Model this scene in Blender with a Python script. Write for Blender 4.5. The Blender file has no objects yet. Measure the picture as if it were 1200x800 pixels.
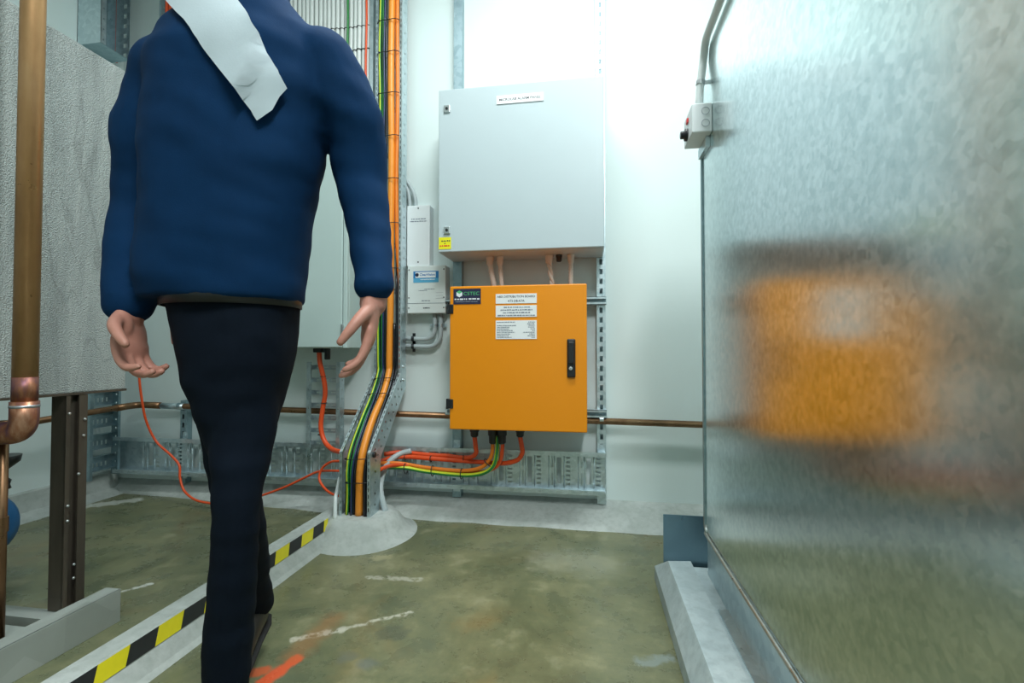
import bpy, bmesh, math, random
from mathutils import Vector, Matrix, noise
random.seed(7)
SC = bpy.context.scene
COL = SC.collection
V = Vector

# ------------------------------------------------------------------ camera
F_PX = 560.0
YAW = math.radians(9.13)
PITCH = math.atan(12.0 / F_PX)
CZ = 0.85
CAM = V((0, 0, CZ))
cam_d = bpy.data.cameras.new('camera')
cam_d.sensor_width = 36.0
cam_d.lens = 36.0 * F_PX / 1200.0
cam_d.clip_start = 0.02
cam = bpy.data.objects.new('camera', cam_d)
COL.objects.link(cam)
cam.location = CAM
cam.rotation_euler = (math.pi / 2 + PITCH, 0, YAW)
SC.camera = cam
RM = cam.rotation_euler.to_matrix()


def ray(px, py):
    return RM @ V(((px - 600) / F_PX, (400 - py) / F_PX, -1.0))


def onY(px, py, Y):
    r = ray(px, py)
    return CAM + r * (Y / r.y)


def onX(px, py, X):
    r = ray(px, py)
    return CAM + r * (X / r.x)


def onZ(px, py, Z):
    r = ray(px, py)
    return CAM + r * ((Z - CZ) / r.z)


def atD(px, py, d):          # point at depth d along the camera axis
    return CAM + ray(px, py) * d


# ------------------------------------------------------------------ materials
def srgb(r, g, b):
    def f(c):
        c /= 255.0
        return c / 12.92 if c <= 0.04045 else ((c + 0.055) / 1.055) ** 2.4
    return (f(r), f(g), f(b), 1.0)


class NT:
    def __init__(s, name):
        s.m = bpy.data.materials.new(name)
        s.m.use_nodes = True
        s.t = s.m.node_tree
        s.b = s.t.nodes['Principled BSDF']
        s.co = s.t.nodes.new('ShaderNodeTexCoord').outputs['Object']

    def n(s, typ, **kw):
        nd = s.t.nodes.new(typ)
        for k, v in kw.items():
            setattr(nd, k, v)
        return nd

    def l(s, a, b):
        s.t.links.new(a, b)

    def noise(s, scale, detail=4, rough=0.55, vec=None, dist=0.0):
        nd = s.n('ShaderNodeTexNoise')
        nd.inputs['Scale'].default_value = scale
        nd.inputs['Detail'].default_value = detail
        nd.inputs['Roughness'].default_value = rough
        nd.inputs['Distortion'].default_value = dist
        s.l(vec or s.co, nd.inputs['Vector'])
        return nd.outputs['Fac']

    def vor(s, scale, vec=None, feature='F1', out='Color'):
        nd = s.n('ShaderNodeTexVoronoi')
        nd.feature = feature
        nd.inputs['Scale'].default_value = scale
        s.l(vec or s.co, nd.inputs['Vector'])
        return nd.outputs[out]

    def scale(s, v):
        nd = s.n('ShaderNodeMapping')
        nd.inputs['Scale'].default_value = v
        s.l(s.co, nd.inputs['Vector'])
        return nd.outputs['Vector']

    def ramp(s, fac, stops):
        nd = s.n('ShaderNodeValToRGB')
        e = nd.color_ramp.elements
        while len(e) < len(stops):
            e.new(0.5)
        for i, (p, c) in enumerate(stops):
            e[i].position = p
            e[i].color = c if hasattr(c, '__len__') else (c, c, c, 1)
        s.l(fac, nd.inputs['Fac'])
        return nd.outputs['Color']

    def mix(s, fac, a, b, mode='MIX'):
        nd = s.n('ShaderNodeMix', data_type='RGBA', blend_type=mode)
        for sock, v in ((nd.inputs[0], fac), (nd.inputs[6], a), (nd.inputs[7], b)):
            if hasattr(v, 'is_output') or isinstance(v, bpy.types.NodeSocket):
                s.l(v, sock)
            else:
                sock.default_value = v
        return nd.outputs[2]

    def math(s, op, a, b=0.0, c=None, clamp=False):
        nd = s.n('ShaderNodeMath', operation=op, use_clamp=clamp)
        for i, v in enumerate((a, b) if c is None else (a, b, c)):
            if isinstance(v, bpy.types.NodeSocket):
                s.l(v, nd.inputs[i])
            else:
                nd.inputs[i].default_value = v
        return nd.outputs[0]

    def bump(s, h, strength=0.1, dist=0.002):
        nd = s.n('ShaderNodeBump')
        nd.inputs['Strength'].default_value = strength
        nd.inputs['Distance'].default_value = dist
        s.l(h, nd.inputs['Height'])
        s.l(nd.outputs['Normal'], s.b.inputs['Normal'])

    def set(s, base=None, rough=None, metal=None, spec=None, coat=None):
        for k, v in (('Base Color', base), ('Roughness', rough), ('Metallic', metal), ('Specular IOR Level', spec), ('Coat Weight', coat)):
            if v is None:
                continue
            if isinstance(v, bpy.types.NodeSocket):
                s.l(v, s.b.inputs[k])
            else:
                s.b.inputs[k].default_value = v
        return s.m


def plain(name, col, rough=0.5, metal=0.0, var=0.12, scale=30, bump=0.0, spec=0.5, coat=0.0):
    t = NT(name)
    f = t.noise(scale, 4)
    dark = tuple(c * (1 - var) for c in col[:3]) + (1,)
    lite = tuple(min(1, c * (1 + var)) for c in col[:3]) + (1,)
    t.set(t.mix(f, dark, lite), rough, metal, spec, coat)
    if bump:
        t.bump(t.noise(scale * 20, 2), bump, 0.001)
    return t.m


M = {}


def galv(name, c0, c1, rough=0.42, scale=45, metal=0.85):
    t = NT(name)
    sp = t.vor(scale)
    bw = t.n('ShaderNodeRGBToBW')
    t.l(sp, bw.inputs[0])
    big = t.noise(6, 5, 0.6)
    f = t.math('ADD', t.math('MULTIPLY', bw.outputs[0], 0.5), t.math('MULTIPLY', big, 0.5))
    t.set(t.mix(f, c0, c1), t.ramp(f, [(0.2, rough - 0.1), (0.9, rough + 0.15)]), metal)
    t.bump(t.noise(140, 3), 0.12, 0.001)
    return t.m


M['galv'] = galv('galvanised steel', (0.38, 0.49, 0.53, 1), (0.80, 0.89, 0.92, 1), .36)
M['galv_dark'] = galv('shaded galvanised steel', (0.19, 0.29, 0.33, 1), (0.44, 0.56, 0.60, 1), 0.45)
M['wall'] = plain('white wall paint', (0.755, 0.855, 0.84, 1), 0.5, 0, 0.025, 2.0, 0.05)
M['ceiling'] = plain('white ceiling paint', (0.78, 0.82, 0.81, 1), 0.8, 0, 0.03, 2)
M['panel_grey'] = plain('pale grey powder coat', (0.49, 0.575, 0.60, 1), 0.38, 0, 0.02, 6, 0.12)
M['panel_teal'] = plain('pale green grey powder coat', (0.50, 0.62, 0.60, 1), 0.42, 0, 0.03, 6, 0.1)
M['orange_box'] = plain('orange powder coat', (0.86, 0.285, 0.001, 1), 0.38, 0, 0.02, 8, 0.1)
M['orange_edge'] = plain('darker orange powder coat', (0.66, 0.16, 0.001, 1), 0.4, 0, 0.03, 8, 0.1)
M['white_plastic'] = plain('white painted steel', (0.80, 0.85, 0.86, 1), 0.4, 0, 0.02, 8)
M['offwhite'] = plain('off white plastic', (0.72, 0.78, 0.76, 1), 0.4, 0, 0.03, 8)
M['label_white'] = plain('white label', (0.86, 0.88, 0.88, 1), 0.45, 0, 0.02, 8)
M['label_yellow'] = plain('yellow label', (0.85, 0.80, 0.01, 1), 0.45, 0, 0.03, 8)
M['label_navy'] = plain('dark navy label', (0.022, 0.026, 0.062, 1), 0.4, 0, 0.1, 8)
M['label_blue'] = plain('blue label', (0.015, 0.20, 0.50, 1), 0.4, 0, 0.1, 8)
M['label_cyan'] = plain('light blue label', (0.10, 0.42, 0.66, 1), 0.4, 0, 0.1, 8)
M['label_green'] = plain('green mark', (0.10, 0.50, 0.20, 1), 0.4, 0, 0.1, 8)
M['ink'] = plain('dark ink', (0.03, 0.035, 0.05, 1), 0.6, 0, 0.1, 8)
M['ink_grey'] = plain('grey ink', (0.22, 0.25, 0.30, 1), 0.6, 0, 0.1, 8)
M['ink_white'] = plain('white print', (0.8, 0.84, 0.86, 1), 0.6, 0, 0.05, 8)
M['black'] = plain('black plastic', (0.012, 0.014, 0.016, 1), 0.38, 0, 0.2, 20)
M['black_cable'] = plain('black cable sheath', (0.008, 0.011, 0.016, 1), 0.28, 0, 0.2, 20)
M['blue_cable'] = plain('dark blue cable sheath', (0.02, 0.035, 0.11, 1), 0.3, 0, 0.2, 20)
M['orange_cable'] = plain('orange cable sheath', (0.85, 0.22, 0.015, 1), 0.42, 0, 0.08, 12)
M['bright_orange_cable'] = plain('bright orange cable sheath', (0.90, 0.31, 0.03, 1), 0.38, 0, 0.06, 12)
M['red_cable'] = plain('red orange cable sheath', (0.82, 0.09, 0.015, 1), 0.42, 0, 0.08, 12)
M['green_cable'] = plain('green cable sheath', (0.02, 0.24, 0.05, 1), 0.4, 0, 0.1, 12)
M['yellow_cable'] = plain('yellow cable stripe', (0.62, 0.72, 0.03, 1), 0.4, 0, 0.1, 12)
M['white_cable'] = plain('white cable sheath', (0.70, 0.74, 0.72, 1), 0.42, 0, 0.06, 12)
M['pvc'] = plain('grey pvc conduit', (0.45, 0.52, 0.53, 1), 0.42, 0, 0.05, 10)
M['pvc_white'] = plain('white pvc conduit', (0.74, 0.80, 0.79, 1), 0.4, 0, 0.04, 10)
M['beige_flex'] = plain('cream flexible conduit', (0.62, 0.55, 0.48, 1), 0.5, 0, 0.06, 10)
M['steel'] = plain('bright steel', (0.6, 0.64, 0.65, 1), 0.3, 0.9, 0.1, 20)
M['skin'] = plain('skin', (0.52, 0.24, 0.18, 1), 0.5, 0, 0.08, 25)
M['eye_white'] = plain('eye white', (0.8, 0.8, 0.78, 1), 0.2, 0, 0.02, 20)
M['iris'] = plain('brown iris', (0.05, 0.03, 0.02, 1), 0.2, 0, 0.1, 20)
M['hair'] = plain('dark brown hair', (0.03, 0.02, 0.015, 1), 0.55, 0, 0.4, 60, 0.5)
M['shoe'] = plain('dark brown leather', (0.028, 0.022, 0.019, 1), 0.4, 0, 0.25, 25)
M['sole'] = plain('black rubber sole', (0.012, 0.012, 0.012, 1), 0.7, 0, 0.2, 25)
M['streak_band'] = plain('pale grey white cloth', (0.50, 0.59, 0.63, 1), 0.75, 0, 0.08, 14, 0.2)  # for the band that stands in for a motion streak
M['red_plastic'] = plain('red plastic', (0.75, 0.03, 0.03, 1), 0.35, 0, 0.05, 10)
M['blue_paint'] = plain('blue enamel', (0.015, 0.12, 0.30, 1), 0.32, 0, 0.2, 9)


def cloth(name, c0, c1):
    t = NT(name)
    f = t.noise(9, 6, 0.6)
    t.set(t.mix(f, c0, c1), 0.85, 0, 0.15)
    t.bump(t.noise(420, 2), 0.25, 0.001)
    return t.m


M['navy'] = cloth('navy blue cotton', (0.0014, 0.021, 0.066, 1), (0.0022, 0.034, 0.106, 1))
M['trouser'] = cloth('dark trouser cloth', (0.002, 0.005, 0.011, 1), (0.004, 0.009, 0.019, 1))


def copper(name, c0, c1, c2, scale=7, r=0.32, metal=0.9):
    t = NT(name)
    f = t.noise(scale, 6, 0.6, t.scale((1, 1, 0.35)))
    t.set(t.ramp(f, [(0.3, c0), (0.52, c1), (0.72, c2)]), t.ramp(t.noise(20, 4), [(0.3, r - 0.05), (0.7, r + 0.18)]), metal)
    t.bump(t.noise(60, 3), 0.06, 0.001)
    return t.m


M['copper'] = copper('weathered copper', (0.34, 0.18, 0.075, 1), (0.50, 0.28, 0.125, 1), (0.62, 0.38, 0.20, 1), 7, .32, .55)
M['copper_dark'] = copper('brown oxidised copper', (0.15, 0.085, 0.045, 1), (0.27, 0.15, 0.08, 1), (0.38, 0.22, 0.12, 1))
M['copper_burnt'] = copper('heat stained copper', (0.10, 0.05, 0.12, 1), (0.36, 0.15, 0.08, 1), (0.60, 0.36, 0.24, 1), 30, 0.35, .7)
M['solder'] = plain('silver solder', (0.5, 0.52, 0.56, 1), 0.4, 0.9, 0.3, 60)

# dark weathered structural steel
t = NT('dark structural steel')
f = t.noise(5, 6, 0.65, t.scale((1, 1, 0.25)))
t.set(t.ramp(f, [(0.3, (0.05, 0.043, 0.036, 1)), (0.55, (0.115, 0.095, 0.072, 1)), (0.75, (0.19, 0.165, 0.14, 1))]), 0.5, 0.5)
M['dark_steel'] = t.m
M['skid'] = galv('weathered grey skid steel', (0.26, 0.29, 0.26, 1), (0.44, 0.48, 0.45, 1), 0.6, 8, 0.15)

# concrete
def concrete(name, c0, c1, c2, b=0.35):
    t = NT(name)
    f = t.noise(4, 8, 0.62)
    g = t.noise(38, 5, 0.6)
    base = t.ramp(f, [(0.3, c0), (0.5, c1), (0.72, c2)])
    base = t.mix(t.math('MULTIPLY', t.ramp(g, [(0.45, 0), (0.7, 1)]), 0.35), base, tuple(c * 0.72 for c in c0[:3]) + (1,))
    t.set(base, 0.75, 0)
    t.bump(t.noise(70, 6, 0.65), b, 0.004)
    return t.m


M['concrete'] = concrete('grey concrete', (0.33, 0.37, 0.34, 1), (0.44, 0.48, 0.455, 1), (0.54, 0.58, 0.555, 1))
M['plinth'] = concrete('painted concrete', (0.36, 0.44, 0.46, 1), (0.47, 0.56, 0.58, 1), (0.66, 0.74, 0.75, 1), 0.15)

# tank sheet: stucco embossed galvanised sheet with vertical water stains
t = NT('stucco embossed sheet')
st = t.noise(9, 6, 0.6, t.scale((1, 1.0, 0.10)), 0.6)
fine = t.noise(260, 2, 0.5)
f = t.ramp(st, [(0.28, (0.20, 0.225, 0.215, 1)), (0.45, (0.33, 0.365, 0.355, 1)), (0.6, (0.41, 0.445, 0.43, 1)), (0.8, (0.50, 0.535, 0.52, 1))])
line = t.noise(5, 3, 0.5, t.scale((1, 1.0, 0.22)), 1.2)
edge = t.ramp(t.math('ABSOLUTE', t.math('SUBTRACT', line, 0.5)), [(0.0, 0.45), (0.010, 0.0)])
f = t.mix(edge, f, (0.17, 0.19, 0.18, 1))
f = t.mix(t.math('MULTIPLY', t.ramp(fine, [(.35, 1), (.5, 0)]), .35), f, (0.14, 0.16, 0.155, 1))
t.set(f, 0.5, 0.35)
t.bump(fine, 1.0, 0.006)
M['tank'] = t.m

# duct: smooth spangled galvanised sheet, blurred mirror
t = NT('smooth duct sheet')
sp = t.vor(95)
bw = t.n('ShaderNodeRGBToBW')
t.l(sp, bw.inputs[0])
mot = t.noise(55, 4, 0.6)
big = t.noise(3, 4, 0.55)
f = t.math('ADD', t.math('MULTIPLY', bw.outputs[0], 0.35), t.math('MULTIPLY', mot, 0.65))
c = t.mix(t.ramp(f, [(0.33, 0), (0.66, 1)]), (0.60, 0.695, 0.71, 1), (0.80, 0.88, 0.89, 1))
c = t.mix(t.math('MULTIPLY', t.ramp(t.noise(24, 5, 0.65), [(0.48, 0), (0.68, 1)]), 0.20), c, (0.38, 0.47, 0.49, 1))
scr = t.ramp(t.noise(7, 5, 0.6, t.scale((1, 2.2, 0.3)), 1.5), [(0.70, 0), (0.73, 1)])
c = t.mix(t.math('MULTIPLY', scr, 0.10), c, (0.85, 0.9, 0.9, 1))
t.set(c, t.math('ADD', t.math('MULTIPLY', f, 0.08), 0.155), 1.0)
t.bump(t.noise(90, 3), 0.03, 0.001)
M['duct'] = t.m
M['duct_trim'] = galv('duct trim steel', (0.40, 0.45, 0.44, 1), (0.66, 0.70, 0.68, 1), 0.35, 60, 0.9)
M['sheet'] = galv('smooth blue grey sheet', (0.20, 0.30, 0.36, 1), (0.26, 0.38, 0.45, 1), 0.32, 20, 0.9)

# floor : worn green epoxy over concrete with scuffs, spray paint marks and a painted-in reflection
t = NT('worn green floor coating')
n1 = t.noise(1.9, 10, 0.7, None, 0.7)
n2 = t.noise(7, 8, 0.68)
n3 = t.noise(60, 5, 0.6)
base = t.ramp(n1, [(0.28, (0.075, 0.085, 0.042, 1)), (0.45, (0.155, 0.166, 0.084, 1)), (0.6, (0.235, 0.232, 0.124, 1)), (0.78, (0.30, 0.287, 0.17, 1))])
base = t.mix(t.math('MULTIPLY', t.ramp(n2, [(0.34, 1), (0.60, 0)]), 0.55), base, (0.085, 0.105, 0.068, 1))
base = t.mix(t.math('MULTIPLY', t.ramp(n2, [(0.56, 0), (0.72, 1)]), 0.45), base, (0.38, 0.36, 0.24, 1))
base = t.mix(t.math('MULTIPLY', t.ramp(n3, [(0.5, 0), (0.72, 1)]), 0.25), base, (0.09, 0.085, 0.05, 1))
warm = t.ramp(t.noise(2.6, 4, 0.5, t.scale((1, 1, 1)), 0.8), [(0.58, 0), (0.72, 1)])
base = t.mix(t.math('MULTIPLY', warm, 0.35), base, (0.26, 0.16, 0.05, 1))


def seg_mask(t, a, b, w, feather, nsc=30, namt=0.02):
    a = V((a.x, a.y, 0)); b = V((b.x, b.y, 0)); ba = b - a
    jit = t.n('ShaderNodeTexNoise'); jit.inputs['Scale'].default_value = nsc; jit.inputs['Detail'].default_value = 4
    t.l(t.co, jit.inputs['Vector'])
    sub = t.n('ShaderNodeVectorMath', operation='SUBTRACT'); t.l(jit.outputs['Color'], sub.inputs[0]); sub.inputs[1].default_value = (.5, .5, .5)
    mad = t.n('ShaderNodeVectorMath', operation='MULTIPLY_ADD'); t.l(sub.outputs[0], mad.inputs[0]); mad.inputs[1].default_value = (namt * 2,) * 3; t.l(t.co, mad.inputs[2])
    pa = t.n('ShaderNodeVectorMath', operation='SUBTRACT'); t.l(mad.outputs[0], pa.inputs[0]); pa.inputs[1].default_value = a
    dt = t.n('ShaderNodeVectorMath', operation='DOT_PRODUCT'); t.l(pa.outputs[0], dt.inputs[0]); dt.inputs[1].default_value = ba
    h = t.math('DIVIDE', dt.outputs['Value'], max(ba.length_squared, 1e-6), clamp=True)
    sc = t.n('ShaderNodeVectorMath', operation='SCALE'); sc.inputs[0].default_value = ba; t.l(h, sc.inputs['Scale'])
    df = t.n('ShaderNodeVectorMath', operation='SUBTRACT'); t.l(pa.outputs[0], df.inputs[0]); t.l(sc.outputs[0], df.inputs[1])
    fl = t.n('ShaderNodeVectorMath', operation='MULTIPLY'); t.l(df.outputs[0], fl.inputs[0]); fl.inputs[1].default_value = (1, 1, 0)
    ln = t.n('ShaderNodeVectorMath', operation='LENGTH'); t.l(fl.outputs[0], ln.inputs[0])
    mr = t.n('ShaderNodeMapRange'); t.l(ln.outputs['Value'], mr.inputs['Value'])
    mr.inputs['From Min'].default_value = w; mr.inputs['From Max'].default_value = w + feather
    mr.inputs['To Min'].default_value = 1; mr.inputs['To Max'].default_value = 0
    return mr.outputs[0]


marks = [
    ((432, 676), (490, 679), .010, .01, (0.46, 0.45, 0.36, 1), .75, .02),
    ((346, 748), (400, 738), .008, .01, (0.56, 0.54, 0.44, 1), .8, .02),
    ((400, 738), (482, 717), .003, .008, (0.56, 0.54, 0.44, 1), .8, .02),
    ((108, 592), (158, 586), .030, .02, (0.58, 0.60, 0.54, 1), .8, .05),
    ((148, 692), (176, 684), .006, .008, (0.66, 0.68, 0.62, 1), .85, .02),
    ((313, 797), (347, 772), .012, .012, (0.80, 0.10, 0.03, 1), .85, .02),
    ((282, 792), (312, 785), .010, .012, (0.75, 0.11, 0.03, 1), .7, .02),
    ((390, 725), (345, 768), .012, .04, (0.42, 0.16, 0.05, 1), .35, .03),
    ((455, 742), (465, 742), .025, .02, (0.10, 0.11, 0.07, 1), .7, .03),
    ((430, 777), (434, 777), .012, .02, (0.13, 0.15, 0.13, 1), .7, .02),
    ((405, 770), (408, 770), .012, .02, (0.13, 0.15, 0.13, 1), .5, .02),
    ((755, 776), (782, 772), .010, .02, (0.26, 0.31, 0.30, 1), .65, .05),
    ((440, 654), (455, 652), .012, .02, (0.40, 0.36, 0.20, 1), .6, .03),
    ((540, 730), (570, 728), .010, .04, (0.30, 0.20, 0.08, 1), .25, .05),
    ((648, 656), (695, 660), .03, .12, (0.40, 0.40, 0.31, 1), .35, .09),  # pale patch painted in for the wall's reflection on the floor
]
for p, q, w, fe, colr, amt, nz in marks:
    mk = seg_mask(t, onZ(*p, 0), onZ(*q, 0), w, fe, 28, nz)
    if nz == .02 and colr[0] > .4 and colr[1] > .3:
        mk = t.math('MULTIPLY', mk, t.ramp(t.noise(34, 5, .7), [(.40, 0), (.50, 1)]))
    base = t.mix(t.math('MULTIPLY', mk, amt), base, colr)
t.set(base, t.ramp(n2, [(0.35, 0.22), (0.7, 0.42)]), 0, 0.5)
t.bump(t.noise(80, 4, 0.6), 0.08, 0.002)
M['floor'] = t.m


# ------------------------------------------------------------------ mesh builder
class MB:
    def __init__(s):
        s.v, s.f, s.mi, s.sm = [], [], [], []

    def add(s, verts, faces, mat=0, smooth=False):
        o = len(s.v)
        s.v += [V(p) for p in verts]
        for f in faces:
            s.f.append([i + o for i in f])
            s.mi.append(mat)
            s.sm.append(smooth)
        return s

    def box(s, x0, x1, y0, y1, z0, z1, mat=0, bev=0.0):
        if bev <= 0:
            P = [(x, y, z) for z in (z0, z1) for y in (y0, y1) for x in (x0, x1)]
            s.add(P, [(0, 2, 3, 1), (4, 5, 7, 6), (0, 1, 5, 4), (2, 6, 7, 3), (0, 4, 6, 2), (1, 3, 7, 5)], mat)
        else:
            bm = bmesh.new()
            bmesh.ops.create_cube(bm, size=1)
            for v in bm.verts:
                v.co = V(((x0 + x1) / 2 + v.co.x * (x1 - x0), (y0 + y1) / 2 + v.co.y * (y1 - y0), (z0 + z1) / 2 + v.co.z * (z1 - z0)))
            bmesh.ops.bevel(bm, geom=bm.edges[:], offset=bev, segments=2, affect='EDGES', profile=0.5)
            bm.verts.index_update()
            s.add([v.co.copy() for v in bm.verts], [[v.index for v in f.verts] for f in bm.faces], mat)
            bm.free()
        return s

    def prism(s, poly, axis, a, b, mat=0):
        """poly: 2D points, extruded along axis from a to b ('x': (y,z), 'y': (x,z), 'z': (x,y))"""
        def p3(p, w):
            return {'x': (w, p[0], p[1]), 'y': (p[0], w, p[1]), 'z': (p[0], p[1], w)}[axis]
        n = len(poly)
        P = [p3(p, a) for p in poly] + [p3(p, b) for p in poly]
        Fs = [tuple(range(n)), tuple(range(2 * n - 1, n - 1, -1))]
        Fs += [(i, (i + 1) % n, n + (i + 1) % n, n + i) for i in range(n)]
        s.add(P, Fs, mat)
        return s

    def tube(s, pts, r, seg=12, mat=0, stripe=None, cap=True, smooth=True):
        """pts polyline; r scalar or list; stripe: {segment index: mat}"""
        pts = [V(p) for p in pts]
        n = len(pts)
        rr = r if hasattr(r, '__len__') else [r] * n
        T = []
        for i in range(n):
            d = pts[min(i + 1, n - 1)] - pts[max(i - 1, 0)]
            T.append(d.normalized() if d.length > 1e-9 else V((0, 0, 1)))
        u = T[0].orthogonal().normalized()
        ref = V((0, -1, 0))
        if abs(T[0].dot(ref)) < 0.9:
            u = (ref - T[0] * ref.dot(T[0])).normalized()
        P = []
        for i in range(n):
            u = (u - T[i] * u.dot(T[i])).normalized()
            w = T[i].cross(u)
            for k in range(seg):
                a = 2 * math.pi * k / seg
                P.append(pts[i] + (u * math.cos(a) + w * math.sin(a)) * rr[i])
        o = len(s.v)
        s.v += P
        for i in range(n - 1):
            for k in range(seg):
                k2 = (k + 1) % seg
                s.f.append([o + i * seg + k, o + i * seg + k2, o + (i + 1) * seg + k2, o + (i + 1) * seg + k])
                s.mi.append(stripe.get(k, mat) if stripe else mat)
                s.sm.append(smooth)
        if cap:
            s.f.append([o + k for k in range(seg)][::-1]); s.mi.append(mat); s.sm.append(False)
            s.f.append([o + (n - 1) * seg + k for k in range(seg)]); s.mi.append(mat); s.sm.append(False)
        return s

    def lathe(s, prof, c, axis=(0, 0, 1), seg=20, mat=0, smooth=True):
        """prof: list of (r, h) along axis from point c"""
        ax = V(axis).normalized()
        u = ax.orthogonal().normalized()
        w = ax.cross(u)
        c = V(c)
        P = []
        for r, h in prof:
            for k in range(seg):
                a = 2 * math.pi * k / seg
                P.append(c + ax * h + (u * math.cos(a) + w * math.sin(a)) * r)
        Fs = []
        for i in range(len(prof) - 1):
            for k in range(seg):
                k2 = (k + 1) % seg
                Fs.append((i * seg + k, i * seg + k2, (i + 1) * seg + k2, (i + 1) * seg + k))
        s.add(P, Fs, mat, smooth)
        n = len(prof)
        s.add(P[:seg], [tuple(range(seg))[::-1]], mat)
        s.add(P[(n - 1) * seg:], [tuple(range(seg))], mat)
        return s

    def ell(s, c, R, M3=None, seg=20, rings=12, mat=0):
        M3 = M3 or Matrix.Identity(3)
        c = V(c)
        P = [c + M3 @ V((0, 0, R[2]))]
        for i in range(1, rings):
            a = math.pi * i / rings
            for k in range(seg):
                b = 2 * math.pi * k / seg
                P.append(c + M3 @ V((R[0] * math.sin(a) * math.cos(b), R[1] * math.sin(a) * math.sin(b), R[2] * math.cos(a))))
        P.append(c + M3 @ V((0, 0, -R[2])))
        Fs = []
        for k in range(seg):
            Fs.append((0, 1 + k, 1 + (k + 1) % seg))
        for i in range(rings - 2):
            for k in range(seg):
                a = 1 + i * seg
                Fs.append((a + k, a + seg + k, a + seg + (k + 1) % seg, a + (k + 1) % seg))
        L = 1 + (rings - 2) * seg
        for k in range(seg):
            Fs.append((L + k, len(P) - 1, L + (k + 1) % seg))
        s.add(P, Fs, mat, True)
        return s

    def plate(s, p00, p10, p11, p01, L, W, holes, mat=0, thick=0.0):
        """perforated sheet: u in 0..L runs p00->p10, v in 0..W runs p00->p01; holes (u0,u1,v0,v1)"""
        p00, p10, p11, p01 = map(V, (p00, p10, p11, p01))
        us = sorted({0.0, L} | {round(x, 6) for h in holes for x in h[:2]})
        vs = sorted({0.0, W} | {round(x, 6) for h in holes for x in h[2:]})

        def pt(u, v):
            a, b = u / L, v / W
            return p00 * (1 - a) * (1 - b) + p10 * a * (1 - b) + p11 * a * b + p01 * (1 - a) * b
        nu = len(us)
        P = [pt(u, v) for v in vs for u in us]
        nrm = (p10 - p00).cross(p01 - p00).normalized() * thick
        Fs = []
        solid = {}
        for j in range(len(vs) - 1):
            for i in range(nu - 1):
                cu, cv = (us[i] + us[i + 1]) / 2, (vs[j] + vs[j + 1]) / 2
                hole = any(h[0] < cu < h[1] and h[2] < cv < h[3] for h in holes)
                solid[(i, j)] = not hole
                if not hole:
                    Fs.append((j * nu + i, j * nu + i + 1, (j + 1) * nu + i + 1, (j + 1) * nu + i))
        s.add(P, Fs, mat)
        if thick:
            o = len(P)
            P2 = P + [p + nrm for p in P]
            F2 = [tuple(k + o for k in f)[::-1] for f in Fs]
            for (i, j), ok in solid.items():
                if not ok:
                    continue
                a, b, c, d = j * nu + i, j * nu + i + 1, (j + 1) * nu + i + 1, (j + 1) * nu + i
                for (di, dj, e0, e1) in ((0, -1, a, b), (1, 0, b, c), (0, 1, c, d), (-1, 0, d, a)):
                    if not solid.get((i + di, j + dj), False):
                        F2.append((e0, e0 + o, e1 + o, e1))
            s.add(P2, F2, mat)
        return s

    def text(s, body, size, c, mat=0, align='CENTER', ydir=-1, off=0.0006, bold=0.0, xs=1.0):
        """flat lettering in the x-z plane facing -y, centred on c"""
        cu = bpy.data.curves.new('txt', 'FONT')
        cu.body = body
        cu.size = size
        cu.align_x = align
        cu.align_y = 'CENTER'
        cu.offset = bold
        cu.resolution_u = 3
        ob = bpy.data.objects.new('txt', cu)
        COL.objects.link(ob)
        dg = bpy.context.evaluated_depsgraph_get()
        me = bpy.data.meshes.new_from_object(ob.evaluated_get(dg))
        c = V(c)
        P = [V((c.x + v.co.x * xs, c.y - off, c.z + v.co.y)) for v in me.vertices]
        s.add(P, [tuple(p.vertices) for p in me.polygons], mat)
        bpy.data.objects.remove(ob)
        bpy.data.curves.remove(cu)
        bpy.data.meshes.remove(me)
        return s

    def mesh(s, name, mats, loc=V((0, 0, 0))):
        me = bpy.data.meshes.new(name)
        me.from_pydata([p - loc for p in s.v], [], s.f)
        for m in mats:
            me.materials.append(m)
        me.polygons.foreach_set('material_index', s.mi)
        me.polygons.foreach_set('use_smooth', s.sm)
        me.update()
        bm = bmesh.new()
        bm.from_mesh(me)
        bmesh.ops.recalc_face_normals(bm, faces=bm.faces[:])
        bm.to_mesh(me)
        bm.free()
        return me


def wloc(o):
    p = V((0, 0, 0))
    while o:
        p += o.location
        o = o.parent
    return p


def part(name, mb, mats, parent=None, loc=None, label=None):
    if not isinstance(mats, (list, tuple)):
        mats = [mats]
    mats = [M[m] for m in mats]
    if parent:
        base = wloc(parent)
        o = bpy.data.objects.new(name, mb.mesh(name, mats, base))
        COL.objects.link(o)
        o.parent = parent
    else:
        loc = V(loc) if loc is not None else V((0, 0, 0))
        o = bpy.data.objects.new(name, mb.mesh(name, mats, loc))
        COL.objects.link(o)
        o.location = loc
    if label:
        o['label'] = label
    return o


def struct(name, mb, mats):
    o = part(name, mb, mats)
    o['kind'] = 'structure'
    return o


def tag(o, label, cat, group=None):
    o['label'] = label
    o['category'] = cat
    if group:
        o['group'] = group
    return o


def thing(name, label, cat, loc=(0, 0, 0), group=None):
    o = bpy.data.objects.new(name, None)
    o.empty_display_size = 0.05
    COL.objects.link(o)
    o.location = loc
    return tag(o, label, cat, group)


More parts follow.
